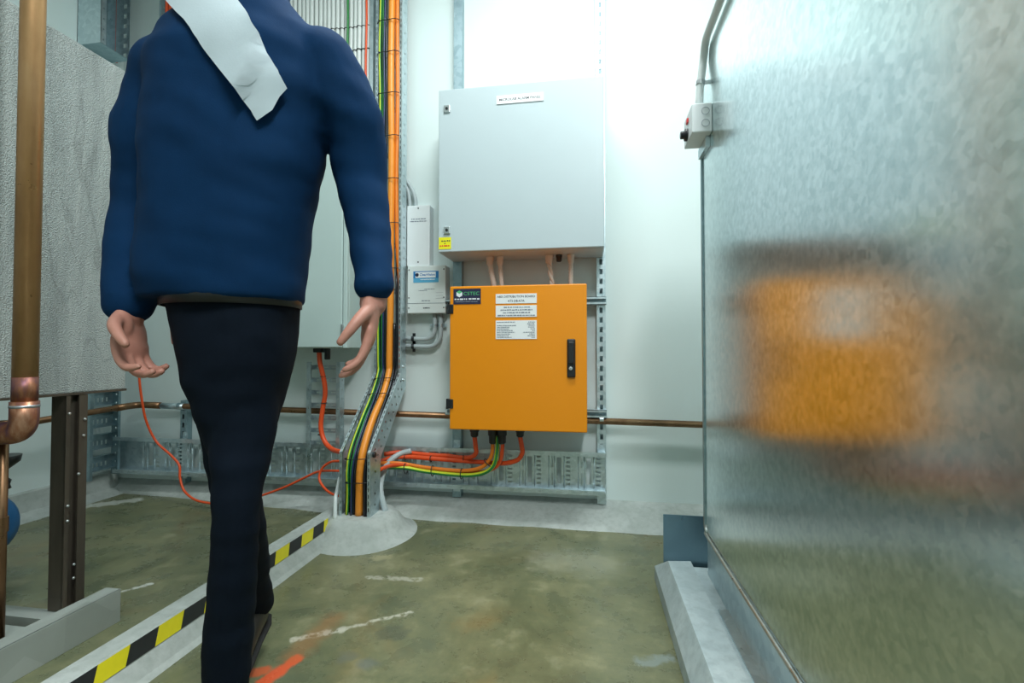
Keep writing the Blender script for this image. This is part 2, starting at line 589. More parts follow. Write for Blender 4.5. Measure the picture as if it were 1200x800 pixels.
def smooth(pts, n=6):
    """Catmull-Rom through pts"""
    pts = [V(p) for p in pts]
    Q = [pts[0] * 2 - pts[1]] + pts + [pts[-1] * 2 - pts[-2]]
    out = []
    for i in range(1, len(Q) - 2):
        a, b, c, d = Q[i - 1], Q[i], Q[i + 1], Q[i + 2]
        for k in range(n):
            t = k / n
            out.append(0.5 * ((2 * b) + (c - a) * t + (2 * a - 5 * b + 4 * c - d) * t * t + (3 * b - a - 3 * c + d) * t ** 3))
    out.append(pts[-1])
    return out


def bends(pts, r, n=6):
    """polyline with rounded corners"""
    pts = [V(p) for p in pts]
    out = [pts[0]]
    for i in range(1, len(pts) - 1):
        a, b, c = pts[i - 1], pts[i], pts[i + 1]
        d0, d1 = (a - b), (c - b)
        rr = min(r, d0.length * 0.49, d1.length * 0.49)
        p, q = b + d0.normalized() * rr, b + d1.normalized() * rr
        for k in range(n + 1):
            t = k / n
            out.append(p * (1 - t) ** 2 + b * 2 * t * (1 - t) + q * t * t)
    out.append(pts[-1])
    return out


W = 2.55            # back wall
XL = -2.89          # left wall
ZC = 3.3

# ------------------------------------------------------------------ setting
struct('floor', MB().box(XL - .1, 2.6, -3.0, W + .1, -0.1, 0), 'floor')
struct('wall_back', MB().box(XL - .1, 2.6, W, W + .1, 0, ZC), 'wall')
struct('wall_left', MB().box(XL - .1, XL, -3.0, W, 0, ZC), 'wall')
struct('wall_right', MB().box(2.6, 2.7, -3.0, W + .1, 0, ZC), 'wall')
struct('wall_front', MB().box(XL - .1, 2.7, -3.1, -3.0, 0, ZC), 'wall')
struct('ceiling', MB().box(XL - .1, 2.7, -3.1, W + .1, ZC, ZC + .1), 'ceiling')

# concrete apron along the walls (slopes down to the floor)
mb = MB()
xs = [XL, -2.4, -1.9, -1.5, -1.35, -1.15, -0.9, -0.6, 0.0, 0.6, 1.2, 2.6]
edge = [2.49, 2.46, 2.40, 2.37, 2.345, 2.335, 2.33, 2.325, 2.315, 2.31, 2.31, 2.31]
NX = 90
P = []
for i in range(NX + 1):
    x = XL + (2.6 - XL) * i / NX
    k = max(j for j in range(len(xs)) if xs[j] <= x + 1e-6)
    k = min(k, len(xs) - 2)
    e = edge[k] + (edge[k + 1] - edge[k]) * (x - xs[k]) / (xs[k + 1] - xs[k])
    e += 0.012 * noise.noise(V((x * 6, 3.1, 0)))
    for fr, z in ((0, -.002), (.06, .012), (.35, .034), (.75, .062), (1, .085)):
        P.append((x, e + (W + .01 - e) * fr, z + (0.004 * noise.noise(V((x * 7, fr * 5, 0))) if fr > 0 else 0)))
P2 = []
Fs = []
for i in range(NX):
    for j in range(4):
        a = i * 5 + j
        Fs.append((a, a + 5, a + 6, a + 1))
mb.add(P, Fs, 0, True)
struct('trim_1', mb, 'concrete')
mb = MB()
prof = [(XL - .01, 0.13), (XL + .02, .12), (XL + .045, .03), (XL + .13, .0), (XL - .01, -.01)]
mb.prism(prof, 'y', -3, W - .02)
struct('trim_2', mb, 'concrete')

# low concrete kerb dividing the floor, running out from the ladder foot
mb = MB()
prof = [(-1.26, 0), (-1.245, .085), (-1.23, .1), (-1.175, .1), (-1.168, .093), (-1.160, .05), (-1.135, .012), (-1.12, 0)]
mb.prism(prof, 'y', -3, 2.25)
struct('kerb', mb, 'concrete')
# concrete collar round the foot of the cable ladder
mb = MB()
c = V((-1.05, 2.13, 0))
R = 44
prof = [(0.255, -.002), (.225, .008), (.195, .030), (.170, .065), (.145, .09), (.12, .098)]
P = []
for r, z in prof:
    for k in range(R):
        a = 2 * math.pi * k / R
        rr = r * (1 + .05 * noise.noise(V((math.cos(a) * 1.5, math.sin(a) * 1.5, r * 4))))
        P.append(c + V((rr * math.cos(a), rr * math.sin(a) * 1.05, z)))
Fs = [(i * R + k, i * R + (k + 1) % R, (i + 1) * R + (k + 1) % R, (i + 1) * R + k) for i in range(len(prof) - 1) for k in range(R)]
mb.add(P, Fs, 0, True)
mb.add(P[-R:], [tuple(range(R))], 0)
struct('trim_3', mb, 'concrete')

# hazard tape on the kerb
mb = MB()
y = -1.0
k = 0
while y < 2.02:
    y1 = min(y + .083, 2.02)
    sk = .02
    P = [(-1.1672, y, .098), (-1.1672, y1, .098), (-1.1592, y1 - sk, .054), (-1.1592, y - sk, .054)]
    mb.add(P, [(0, 1, 2, 3)], k % 2)
    y = y1
    k += 1
M['tape_yellow'] = plain('yellow tape', (0.82, 0.72, 0.02, 1), 0.45, 0, 0.08, 40)
M['tape_black'] = plain('black tape', (0.022, 0.025, 0.026, 1), 0.5, 0, 0.3, 40)
tag(part('hazard_tape', mb, ['tape_yellow', 'tape_black'], loc=(-1.165, .5, .05)), 'yellow and black striped hazard tape along low concrete kerb', 'tape')

# ------------------------------------------------------------------ struts
def strut(x0, x1, y0, z0, z1, horizontal=False, slots=True):
    """slotted channel; y0 front face, runs to the back"""
    m = MB()
    if not horizontal:
        L, Wd = z1 - z0, x1 - x0
        holes = []
        u = 0.03
        while slots and u + .035 < L:
            holes.append((u, u + .028, Wd * .33, Wd * .67))
            u += .05
        m.plate((x0, y0, z0), (x0, y0, z1), (x1, y0, z1), (x1, y0, z0), L, Wd, holes, 0, -0.002)
        m.box(x0, x0 + .0025, y0, y0 + .041, z0, z1)
        m.box(x1 - .0025, x1, y0, y0 + .041, z0, z1)
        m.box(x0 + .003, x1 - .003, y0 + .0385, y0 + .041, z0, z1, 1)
    else:
        m.box(x0, x1, y0, y0 + .041, z0, z0 + .0025)
        m.box(x0, x1, y0, y0 + .041, z1 - .0025, z1)
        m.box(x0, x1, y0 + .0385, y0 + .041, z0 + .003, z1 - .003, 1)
        m.box(x0, x1, y0, y0 + .0025, z0, z0 + .012)
        m.box(x0, x1, y0, y0 + .0025, z1 - .012, z1)
    return m


SY = W - .043
xr0, xr1 = onY(699.5, 450, SY).x, onY(710, 450, SY).x
xl0, xl1 = onY(531, 320, SY).x, onY(541, 320, SY).x
t_ = thing('channel_strut', 'slotted galvanised wall strut right of the orange board, floor to ceiling', 'strut', (xr0, SY, .07))
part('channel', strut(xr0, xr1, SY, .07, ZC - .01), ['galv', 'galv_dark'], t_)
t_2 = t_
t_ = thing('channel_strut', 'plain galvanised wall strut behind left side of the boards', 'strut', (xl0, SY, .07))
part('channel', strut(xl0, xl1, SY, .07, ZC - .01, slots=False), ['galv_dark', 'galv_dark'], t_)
t_1 = t_
HY = SY - .0425
zz = onY(700, 352, HY).z
for zc, lb in ((zz, 'short horizontal strut behind upper part of orange board'), (onY(700, 485, HY).z, 'short horizontal strut behind lower part of orange board, above copper pipe')):
    o = part('horizontal_strut', strut(xl0 - .03, xr1 + .003, HY, zc - .0205, zc + .0205, True), ['galv', 'galv_dark'], loc=(xl0, HY, zc))
    tag(o, lb, 'strut')

# ------------------------------------------------------------------ alarm panel (pale grey cabinet)
AX0, AX1, AY0, AY1, AZ0, AZ1 = -.729, .074, 2.249, SY - .001, 1.337, 2.143
ap = thing('alarm_panel', 'large square pale grey steel cabinet mounted above the orange board', 'cabinet', (AX0, AY1, AZ0))
m = MB().box(AX0, AX1, AY0 + .022, AY1, AZ0, AZ1, 0, .006)
part('enclosure', m, 'panel_grey', ap)
m = MB().box(AX0 + .001, AX1 - .001, AY0, AY0 + .02, AZ0 + .001, AZ1 - .001, 0, .004)
dr = part('door', m, 'panel_grey', ap)
for py in (128, 270):
    p = onY(524, py, AY0)
    m = MB().box(p.x - .016, p.x + .016, AY0 - .008, AY0 + .001, p.z - .018, p.z + .018, 0, .003)
    m.lathe([(.007, 0), (.007, .002)], (p.x, AY0 - .008, p.z), (0, -1, 0), 14, 1)
    part('quarter_turn_lock', m, ['steel', 'black'], dr)
a, b = onY(582, 122, AY0), onY(637, 107, AY0)
zc = (a.z + b.z) / 2 - .004
m = MB().box(a.x, b.x, AY0 - .004, AY0 + .001, zc - .020, zc + .020)
m.text('MICROLAB ALARM PANEL', .0175, ((a.x + b.x) / 2, AY0 - .004, zc - .001), 1, bold=.00015)
part('name_plate', m, ['label_white', 'ink'], dr, label='white name plate with black capital lettering')
p = onY(521.5, 285, AY0)
m = MB().box(p.x - .031, p.x + .031, AY0 - .0015, AY0 + .001, p.z - .029, p.z + .029)


def scribble(m, x0, x1, z, y, h, mat, n=8, seed=1):
    """illegible small print: a row of short strokes"""
    rnd = random.Random(seed)
    x = x0
    while x < x1 - h * .4:
        w = min(h * rnd.uniform(.6, 2.6), x1 - x)
        m.box(x, x + w, y - .0008, y, z - h * rnd.uniform(.3, .5), z + h * rnd.uniform(.3, .5), mat)
        x += w + h * rnd.uniform(.25, .6)
    return m


scribble(m, p.x - .018, p.x + .026, p.z + .011, AY0 - .0015, .007, 1, seed=3)
scribble(m, p.x - .026, p.x + .026, p.z - .013, AY0 - .0015, .008, 2, seed=4)
m.box(p.x - .003, p.x + .003, AY0 - .0023, AY0 - .0015, p.z - .003, p.z + .001, 1)
part('warning_label', m, ['label_yellow', 'ink', 'red_plastic'], dr, label='small yellow warning label')

# glands + flexible conduits between the two boards
OX0, OX1, OY0, OY1, OZ0, OZ1 = -.651, -.008, 2.19, HY - .006, .484, 1.160
fl = [(574, 579, .013, 'leftmost'), (586, 588, .011, 'second from left'), (643.5, 647, .013, 'twisted, third from left'), (669, 669, .011, 'rightmost')]
for i, (px0, px1, r, w) in enumerate(fl):
    yy = 2.40
    p0 = onY(px0, 300, yy); p1 = onY(px1, 332, yy)
    fc = thing('flexible_conduit', f'cream conduit stub between grey cabinet and orange board, {w}', 'conduit', (p0.x, yy, OZ1), 'cream conduits between the boards')
    m = MB()
    pts = smooth([V((p0.x, yy, AZ0 - .03)), V((p0.x + (p1.x - p0.x) * .3, yy, AZ0 - .07)), V((p1.x, yy, OZ1 + .03)), V((p1.x, yy, OZ1 + .001))], 10)
    rr = [r * (1 + (.09 if k % 2 else -.04)) for k in range(len(pts))]
    if i == 2:
        for s_ in (0, math.pi):
            tw = [p + V((math.cos(k * .5 + s_), math.sin(k * .5 + s_), 0)) * .006 for k, p in enumerate(pts)]
            m.tube(tw, .0075, 10)
    else:
        m.tube(pts, rr, 14)
    part('hose', m, 'beige_flex', fc)
    m = MB().lathe([(r * 1.1, 0), (r * 1.35, .006), (r * 1.5, .03), (r * 1.7, .032), (r * 1.7, .042)], (p0.x, yy, AZ0 - .043), (0, 0, 1), 16)
    part('gland', m, 'beige_flex', fc)
p = onY(655, 300, 2.40)
m = MB().lathe([(.010, -.035), (.014, -.03), (.015, -.012), (.017, -.012), (.017, 0)], (p.x, 2.40, AZ0 - .0005), (0, 0, 1), 6)
tag(part('cable_gland', m, 'black', loc=(p.x, 2.40, AZ0)), 'small black empty gland under the grey cabinet', 'gland')

# ------------------------------------------------------------------ orange distribution board
ob = thing('distribution_board', 'bright orange steel distribution board mounted on wall struts', 'electrical board', (OX0, OY1, OZ0))
m = MB().box(OX0 + .004, OX1 - .004, OY0 + .024, OY1, OZ0 + .004, OZ1 - .003, 0, .005)
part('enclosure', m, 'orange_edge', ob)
m = MB().box(OX0, OX1, OY0, OY0 + .022, OZ0, OZ1, 0, .005)
door = part('door', m, 'orange_box', ob)


def zat(py, px=600, Y=OY0):
    return onY(px, py, Y).z


# handle
a, b = onY(664.5, 397, OY0), onY(674.5, 442, OY0)
m = MB().box(a.x, b.x, OY0 - .014, OY0 + .001, b.z, a.z, 0, .006)
m.box(a.x + .005, b.x - .005, OY0 - .022, OY0 - .01, b.z + .06, a.z - .012, 0, .005)
hd = part('handle', m, 'black', door)
p = onY(669, 431.5, OY0)
m = MB().lathe([(.0085, 0), (.0085, .004), (.006, .0055)], (p.x, OY0 - .0142, p.z), (0, -1, 0), 18)
m.box(p.x - .001, p.x + .001, OY0 - .0202, OY0 - .019, p.z - .004, p.z + .004, 1)
part('lock_barrel', m, ['steel', 'black'], hd)
# hinges
for py in (362, 473):
    p = onY(530, py, OY0)
    m = MB().box(OX0 - .012, OX0 + .018, OY0 - .006, OY0 + .03, p.z - .022, p.z + .022, 0, .003)
    m.lathe([(.006, -.024), (.006, .024)], (OX0 - .010, OY0 - .003, p.z), (0, 0, 1), 12)
    part('hinge', m, 'black', ob)
# white labels
def lab(px0, py0, px1, py1):
    a, b = onY(px0, py0, OY0), onY(px1, py1, OY0)
    return a.x, b.x, b.z, a.z


YL = OY0 - .002
x0, x1, z0, z1 = lab(581, 344.5, 629, 355)
m = MB().box(x0, x1, YL, OY0 + .001, z0, z1)
m.text('ABX DISTRIBUTION BOARD', .0142, ((x0 + x1) / 2, YL, z1 - .0135), 1, bold=.00012)
m.text('ATS DB-4.7A', .0142, ((x0 + x1) / 2, YL, z0 + .0115), 1, bold=.00012)
part('title_label', m, ['label_white', 'ink'], door, label='upper white label with two lines of lettering')
x0, x1, z0, z1 = lab(581, 358, 629, 371)
m = MB().box(x0, x1, YL, OY0 + .001, z0, z1)
for i, (q0, q1) in enumerate(((.2, .85), (.12, .9), (.18, .85), (.05, .96))):
    scribble(m, x0 + (x1 - x0) * q0, x0 + (x1 - x0) * q1, z1 - .009 - i * (z1 - z0 - .014) / 3.2, YL, .0062, 1, seed=20 + i)
part('notice_label', m, ['label_white', 'ink_grey'], door, label='middle white label with four lines of small print')
x0, x1, z0, z1 = lab(581, 375.5, 629, 397)
m = MB().box(x0, x1, YL, OY0 + .001, z0, z1)
for i in range(10):
    zz_ = z1 - .008 - i * (z1 - z0 - .014) / 9.2
    if i != 1:
        scribble(m, x0 + .006, x0 + (x1 - x0) * random.Random(i).uniform(.28, .52), zz_, YL, .0042, 1, seed=40 + i)
    scribble(m, x1 - (x1 - x0) * random.Random(i + 9).uniform(.08, .34), x1 - .008, zz_, YL, .0042, 1, seed=60 + i)
part('rating_label', m, ['label_white', 'ink_grey'], door, label='lower white label with ten lines of small print')
# dark maker's label
x0, x1, z0, z1 = lab(531.5, 338.5, 563.5, 356)
m = MB().box(x0, x1, YL, OY0 + .001, z0, z1)
cx, cz = x0 + (x1 - x0) * .22, z1 - (z1 - z0) * .33
s_ = .0165
hexa = [(cx + s_ * math.sin(k * math.pi / 3), cz + s_ * math.cos(k * math.pi / 3)) for k in range(6)]
top = [hexa[0], hexa[1], (cx, cz), hexa[5]]
m.add([(x, YL - .0006, z) for x, z in top], [(0, 1, 2, 3)], 1)
m.add([(x, YL - .0006, z) for x, z in [hexa[5], (cx, cz), hexa[3], hexa[4]]], [(0, 1, 2, 3)], 2)
m.add([(x, YL - .0007, z) for x, z in [(cx, cz), hexa[1], hexa[2], hexa[3]]], [(0, 1, 2, 3)], 2)
m.text('CSTEC', .023, (x0 + (x1 - x0) * .66, YL, cz), 3, xs=1.15)
scribble(m, x0 + .006, x0 + (x1 - x0) * .52, z0 + (z1 - z0) * .32, YL, .0072, 2, seed=80)
scribble(m, x0 + (x1 - x0) * .56, x1 - .006, z0 + (z1 - z0) * .33, YL, .0085, 2, seed=81)
scribble(m, x0 + .010, x1 - .012, z0 + (z1 - z0) * .16, YL, .0045, 4, seed=82)
part('maker_label', m, ['label_navy', 'label_green', 'ink_white', 'label_green', 'ink_grey'], door, label='dark navy label with green and white cube emblem')
# gland entries beneath
for nm, px, r in (('gland', 556, .020), ('gland', 577.5, .020), ('gland', 588, .021), ('gland', 609.5, .019)):
    yy = 2.33
    p = onY(px, 510, yy)
    zb = onY(px, 520 if 560 < px < 600 else 512, yy).z - OZ0 - .003
    m = MB().lathe([(r * .62, zb), (r * .95, zb + .006), (r, zb * .55), (r * 1.2, zb * .55 + .001), (r * 1.2, 0)], (p.x, yy, OZ0 + .003), (0, 0, 1), 12)
    part(nm, m, 'black', ob)

# ------------------------------------------------------------------ white boxes left of the boards
TY = 2.479
tx0, tx1 = onY(476, 280, TY).x + .004, onY(503.5, 280, TY).x
tz0, tz1 = onY(480, 312, TY).z, onY(490, 240.5, TY).z
tb = thing('cable_cover', 'tall narrow white steel cover box beside the cable ladder', 'cover box', (tx0, W, tz0))
m = MB().box(tx0, tx1, TY, W - .0005, tz0 + .001, tz1, 0, .003)
scribble(m, tx0 + .025, tx1 - .02, tz1 - .075, TY, .006, 1, seed=90)
scribble(m, tx0 + .018, tx1 - .016, tz1 - .088, TY, .006, 1, seed=91)
part('cover', m, ['white_plastic', 'ink_grey'], tb)
for z in (tz1 - .016, tz0 + .022):
    part('screw', MB().lathe([(.004, 0), (.004, .002)], ((tx0 + tx1) / 2, TY, z), (0, -1, 0), 10), 'black', tb)
CY = 2.468
cx0, cx1 = onY(477, 340, CY).x + .002, onY(522, 340, CY).x
cz0, cz1 = onY(500, 367, CY).z, tz0
cb = thing('controller_box', 'square off white control box with blue label, under the tall white cover', 'control box', (cx0, W, cz0))
m = MB().box(cx0, cx1, CY, W - .0005, cz0, cz1, 0, .004)
m.box(cx0 - .0005, cx1 + .0005, CY - .0012, CY + .002, cz0 + .054, cz0 + .056, 1)
w_ = cx1 - cx0
scribble(m, cx0 + w_ * .38, cx0 + w_ * .6, cz0 + .068, CY, .006, 1, seed=95)
scribble(m, cx0 + w_ * .42, cx0 + w_ * .6, cz0 + .029, CY, .006, 2, seed=96)
scribble(m, cx0 + w_ * .3, cx0 + w_ * .52, cz1 - .135, CY, .004, 3, seed=97)
scribble(m, cx0 + w_ * .45, cx0 + w_ * .72, cz1 - .128, CY, .004, 3, seed=98)
for z in (.08, .095, .11):
    m.box(cx0 + w_ * .75, cx1 - .012, CY - .0006, CY, cz0 + z, cz0 + z + .001, 3)
part('housing', m, ['offwhite', 'ink_grey', 'ink', 'ink_grey'], cb)
a, b = onY(484.5, 318, CY), onY(514, 330.5, CY)
m = MB()
for k in range(8):
    m.box(a.x, b.x, CY - .0012, CY + .001, b.z + (a.z - b.z) * k / 8, b.z + (a.z - b.z) * (k + 1) / 8 - .0001, 1 if k < 3 else 0)
m.box(a.x + .012, b.x - .016, CY - .0018, CY, b.z + (a.z - b.z) * .42, a.z - .005, 2)
m.text('ClearVision', .0185, ((a.x + b.x) / 2 + .008, CY - .0019, b.z + (a.z - b.z) * .68), 0, bold=.0004)
m.lathe([(.010, 0), (.010, .001)], (a.x + .021, CY - .0016, b.z + (a.z - b.z) * .68), (0, -1, 0), 18, 3)
scribble(m, a.x + .04, b.x - .02, b.z + (a.z - b.z) * .26, CY - .0012, .005, 2, seed=99)
part('brand_label', m, ['label_blue', 'label_cyan', 'label_white', 'label_navy'], cb, label='blue label with white lettering band')
for z in (cz1 - .022, cz0 + .085, cz0 + .03):
    for x in (cx0 + .009, cx1 - .009):
        part('screw', MB().lathe([(.0035, 0), (.0035, .002)], (x, CY, z), (0, -1, 0), 10), 'black', cb)

# grey conduits beneath the control box running left behind the ladder
def clamp_mb(x, y, z, r, axis='z'):
    m = MB()
    if axis == 'z':
        m.lathe([(r + .002, -.008), (r + .002, .008)], (x, y, z), (0, 0, 1), 14)
        m.box(x - r - .018, x + r + .018, y + r - .002, y + r + .002, z - .008, z + .008)
        m.lathe([(.004, 0), (.004, .004)], (x - r - .011, y + r - .002, z), (0, -1, 0), 8)
        m.lathe([(.004, 0), (.004, .004)], (x + r + .011, y + r - .002, z), (0, -1, 0), 8)
    else:
        m.lathe([(r + .002, -.008), (r + .002, .008)], (x, y, z), (1, 0, 0), 14)
        m.box(x - .008, x + .008, y + r - .002, y + r + .002, z - r - .018, z + r + .018)
    return m


GY = 2.512
for i, (px, py, lb) in enumerate(((509.5, 398, 'inner grey conduit bending left below the control box'), (516.5, 407, 'outer grey conduit bending left below the control box'))):
    x = onY(px, 380, GY).x
    z = onY(490, py, GY).z
    r = .0125
    cd = thing('grey_conduit', lb, 'conduit', (x, GY, z))
    pts = bends([(x, GY, cz0 - .001), (x, GY, z), (-1.10, GY, z + .012)], .085, 10)
    part('tube', MB().tube(pts, r, 14), 'pvc', cd)
    part('clamp', clamp_mb(x, GY, onY(510, 381, GY).z, r), 'galv', cd)
    part('clamp', clamp_mb(-.955, GY, z + .006, r, 'x'), 'black', cd)
x0_ = onY(482, 230, 2.51).x
for i, (px, dz) in enumerate(((478, 0), (487.5, .0))):
    xx = onY(px, 235, 2.51).x + (.012 if i == 0 else 0)
    pts = smooth([(xx, 2.51, tz1 - .0), (xx - .004, 2.51, tz1 + .05), (xx - (.03 if i else .02), 2.515, tz1 + .11), (xx - .08, 2.52, tz1 + (.17 if i else .2)), (-1.10, 2.52, tz1 + (.20 if i else .26))], 8)
    o = part('grey_conduit', MB().tube(pts, .0105, 12), 'pvc', loc=(xx, 2.51, tz1))
    tag(o, ['left of two grey conduits curving out of the tall white cover', 'right of two grey conduits curving out of the tall white cover'][i], 'conduit')

# ------------------------------------------------------------------ main cable ladder
LX0, LX1 = -1.132, -.985
def rail_path(front):
    if front:
        return [(2.405, ZC - .02), (2.405, .737), (2.054, .39), (2.054, .09)]
    return [(2.475, ZC - .02), (2.475, .655), (2.165, .345), (2.15, .09)]


lad = thing('cable_ladder', 'tall galvanised cable ladder with offset bend down to the floor collar', 'cable ladder', (-1.06, 2.1, .1))
Fp, Bp = rail_path(True), rail_path(False)
for side, x in ((0, LX0), (1, LX1)):
    m = MB()
    for i in range(3):
        (fy0, fz0), (fy1, fz1) = Fp[i], Fp[i + 1]
        (by0, bz0), (by1, bz1) = Bp[i], Bp[i + 1]
        L = math.hypot(fy1 - fy0, fz1 - fz0)
        Wd = .09
        holes = []
        u = .02
        stp = .055
        while u + .02 < L:
            if i == 1:
                holes.append((u, u + .013, Wd * .25, Wd * .38))
                holes.append((u + .022, u + .035, Wd * .62, Wd * .75))
            else:
                holes.append((u, u + .011, Wd * .45, Wd * .60))
            u += stp
        m.plate((x, fy0, fz0), (x, fy1, fz1), (x, by1, bz1), (x, by0, bz0), L, Wd, holes, 0, .002 if side else -.002)
        # front lip turned inwards
        xi = x + (.012 if side == 0 else -.012)
        lh = []
        u = .01
        while u + .02 < L:
            lh.append((u, u + .018, .004, .008))
            u += .03
        m.plate((x, fy0, fz0), (x, fy1, fz1), (xi, fy1, fz1), (xi, fy0, fz0), L, .012, lh, 0, .0015)
    part('side_rail', m, 'galv', lad)
# joint plates on the right rail
m = MB().box(LX1 + .0005, LX1 + .003, 2.42, 2.476, .66, .80)
jp = part('joint_plate', m, 'galv', lad)
for (yy, z) in ((2.44, .70), (2.44, .77)):
    part('bolt', MB().lathe([(.009, 0), (.009, .006)], (LX1 + .002, yy, z), (1, 0, 0), 8), 'steel', jp)
part('pivot_bolt', MB().lathe([(.013, 0), (.013, .012)], (LX1 + .0005, 2.085, .375), (1, 0, 0), 10), 'black', lad)
path_mid = [(2.468, ZC - .02), (2.468, .66), (2.15, .35), (2.145, .12)]
def along(path, s):
    for i in range(len(path) - 1):
        a, b = path[i], path[i + 1]
        d = math.hypot(b[0] - a[0], b[1] - a[1])
        if s <= d or i == len(path) - 2:
            t = s / d
            return a[0] + (b[0] - a[0]) * t, a[1] + (b[1] - a[1]) * t, ((b[0] - a[0]) / d, (b[1] - a[1]) / d)
        s -= d


s = .1
while s < 3.25:
    y, z, (dy, dz) = along(path_mid, s)
    m = MB()
    q = V((0, dy, dz)) * .014
    nrm = V((0, dz, -dy))
    for sg in (-1, 1):
        a = V((LX0 + .002, y, z)) + q * sg
        b = V((LX1 - .002, y, z)) + q * sg
        m.box(0, 0, 0, 0, 0, 0) if False else None
    a0 = V((LX0 + .002, y, z)) - q
    a1 = V((LX0 + .002, y, z)) + q
    b1 = V((LX1 - .002, y, z)) + q
    b0 = V((LX1 - .002, y, z)) - q
    m.plate(a0, b0, b1, a1, .14, .028, [(.02 + k * .025, .035 + k * .025, .010, .018) for k in range(5)], 0, .003)
    part('rung', m, 'galv', lad)
    s += .25


def ladder_cable(x, h, r, mat, name, label, cat='cable', group=None, top=ZC - .05, xs=None, wob=.003, seed=0, stripe=None, zend=.10, seg=12, parent=None):
    """h: how far in front of the rungs"""
    rnd = random.Random(seed)
    pts = []
    # control points down the ladder (vertical run, offset bend, foot)
    base = [(2.455, z) for z in [top - k * .26 for k in range(9)] if z > .86] + [(2.455, .82), (2.435, .70), (2.36, .59), (2.25, .475), (2.165, .39), (2.135, .30), (2.13, .2), (2.13, zend)]
    for i, (y, z) in enumerate(base):
        nx = 0
        if z > .75:
            n = (-1.0, 0)
        elif z > .42:
            n = (-.72, .70)
        else:
            n = (-1.0, 0)
        xx = x
        if xs:
            for (zz0, xa) in xs:
                if z <= zz0:
                    xx = xa
        pts.append(V((xx + rnd.uniform(-wob, wob), y + n[0] * h + rnd.uniform(-wob, wob) * .5, z + n[1] * h)))
    pts = smooth(pts, 5)
    m = MB().tube(pts, r, seg, 0, stripe)
    mats = mat if isinstance(mat, list) else [mat]
    o = part(name, m, mats, loc=(x, 2.13, zend)) if parent is None else part(name, m, mats, parent)
    if parent is None:
        tag(o, label, cat, group)
    return o, pts


gB = 'cables on the tall cable ladder'
# thick orange power cables (the left one carries the ties)
oc = thing('power_cable', 'thickest orange power cable running whole length of tall ladder', 'cable', (-1.036, 2.13, .1), gB)
_, main_pts = ladder_cable(-1.040, .056, .0175, 'bright_orange_cable', 'sheath', '', parent=oc, seed=3, xs=[(.9, -1.044), (.5, -1.046)])
pts = smooth([(-1.009, 2.405, ZC - .05), (-1.011, 2.403, 2.7), (-1.008, 2.405, 2.2), (-1.012, 2.405, 1.8), (-1.009, 2.408, 1.5), (-1.006, 2.42, 1.34), (-1.003, 2.440, 1.2), (-1.002, 2.452, 1.0), (-1.002, 2.455, .8)], 8)
tag(part('power_cable', MB().tube(pts, .0108, 12), 'orange_cable', loc=(-1.0, 2.42, .8)), 'second orange cable beside the thickest one, on upper part of tall ladder', 'cable', gB)
mY = {1: 1, 2: 1, 3: 1, 7: 1, 8: 1, 9: 1}
ladder_cable(-1.103, .060, .0066, ['green_cable', 'yellow_cable'], 'earth_cable', 'green and yellow striped earth cable at left edge of tall ladder', group=gB, seed=5, stripe={0: 1, 1: 1, 2: 1, 11: 1})
ladder_cable(-1.088, .052, .0055, ['green_cable', 'yellow_cable'], 'earth_cable', 'thinner dark green earth cable second from left on tall ladder', group=gB, seed=6, stripe={3: 1, 4: 1})
blk = [(-1.113, .044, .0060, 'black cable against the left rail of tall ladder', None),
       (-1.108, .026, .0062, 'black cable behind striped earth cable at left of tall ladder', None),
       (-1.073, .050, .0072, 'black cable immediately left of the thickest orange cable', None),
       (-1.092, .034, .0075, 'black cable behind the thin dark green earth cable', None),
       (-1.058, .022, .0085, 'black cable behind the thickest orange cable', None),
       (-1.018, .026, .0070, 'black cable behind the second orange cable', None),
       (-1.002, .022, .0065, 'black cable against the right rail of tall ladder', None),
       (-1.014, .066, .0072, 'black cable immediately right of thickest orange cable on the sloping part', 1.0),
       (-1.001, .066, .0048, 'thin black cable in front of the others at right of ladder slope', 1.25)]
for i, (x, h, r, lb, tp) in enumerate(blk):
    ladder_cable(x, h, r, 'black_cable', 'black_cable', lb, group=gB, seed=20 + i, wob=.003, top=tp or ZC - .05)
ladder_cable(-1.078, .064, .0045, 'blue_cable', 'blue_cable', 'thin dark blue cable between the earth cable and the thickest orange cable', group=gB, seed=40)
ladder_cable(-.994, .036, .0042, 'red_cable', 'red_cable', 'thin red cable among black cables at right of tall ladder', group=gB, seed=41, top=1.0)


# ties across the bundle: parts of the thick cable
def band(x0, x1, y, z, n=(-1, 0), r=.0022):
    m = MB()
    pts = []
    K = 14
    for k in range(K + 1):
        u = k / K
        bul = .022 * math.sin(math.pi * u) ** .6 + .004 * math.sin(9 * u)
        pts.append(V((x0 + (x1 - x0) * u, y + n[0] * bul, z + n[1] * bul + .006 * (u - .5))))
    m.tube(pts, r, 6)
    m.box(x0 + .012, x0 + .019, y + n[0] * .012 - .006, y + n[0] * .012, z + n[1] * .012 - .004, z + n[1] * .012 + .004)
    return m


for py in (25, 62, 110, 160, 210, 262, 315):
    z = onY(459, py, 2.39).z
    part('cable_tie', band(-1.118, -.993, 2.392, z), 'black', oc)
for (yy, zz_) in ((2.30, .625), (2.065, .36), (2.072, .25), (2.36, .70)):
    n = (-.7, .7) if zz_ > .5 else (-1, 0)
    part('cable_tie', band(-1.115, -.995, yy if zz_ < .5 else yy, zz_, n), 'black', oc)

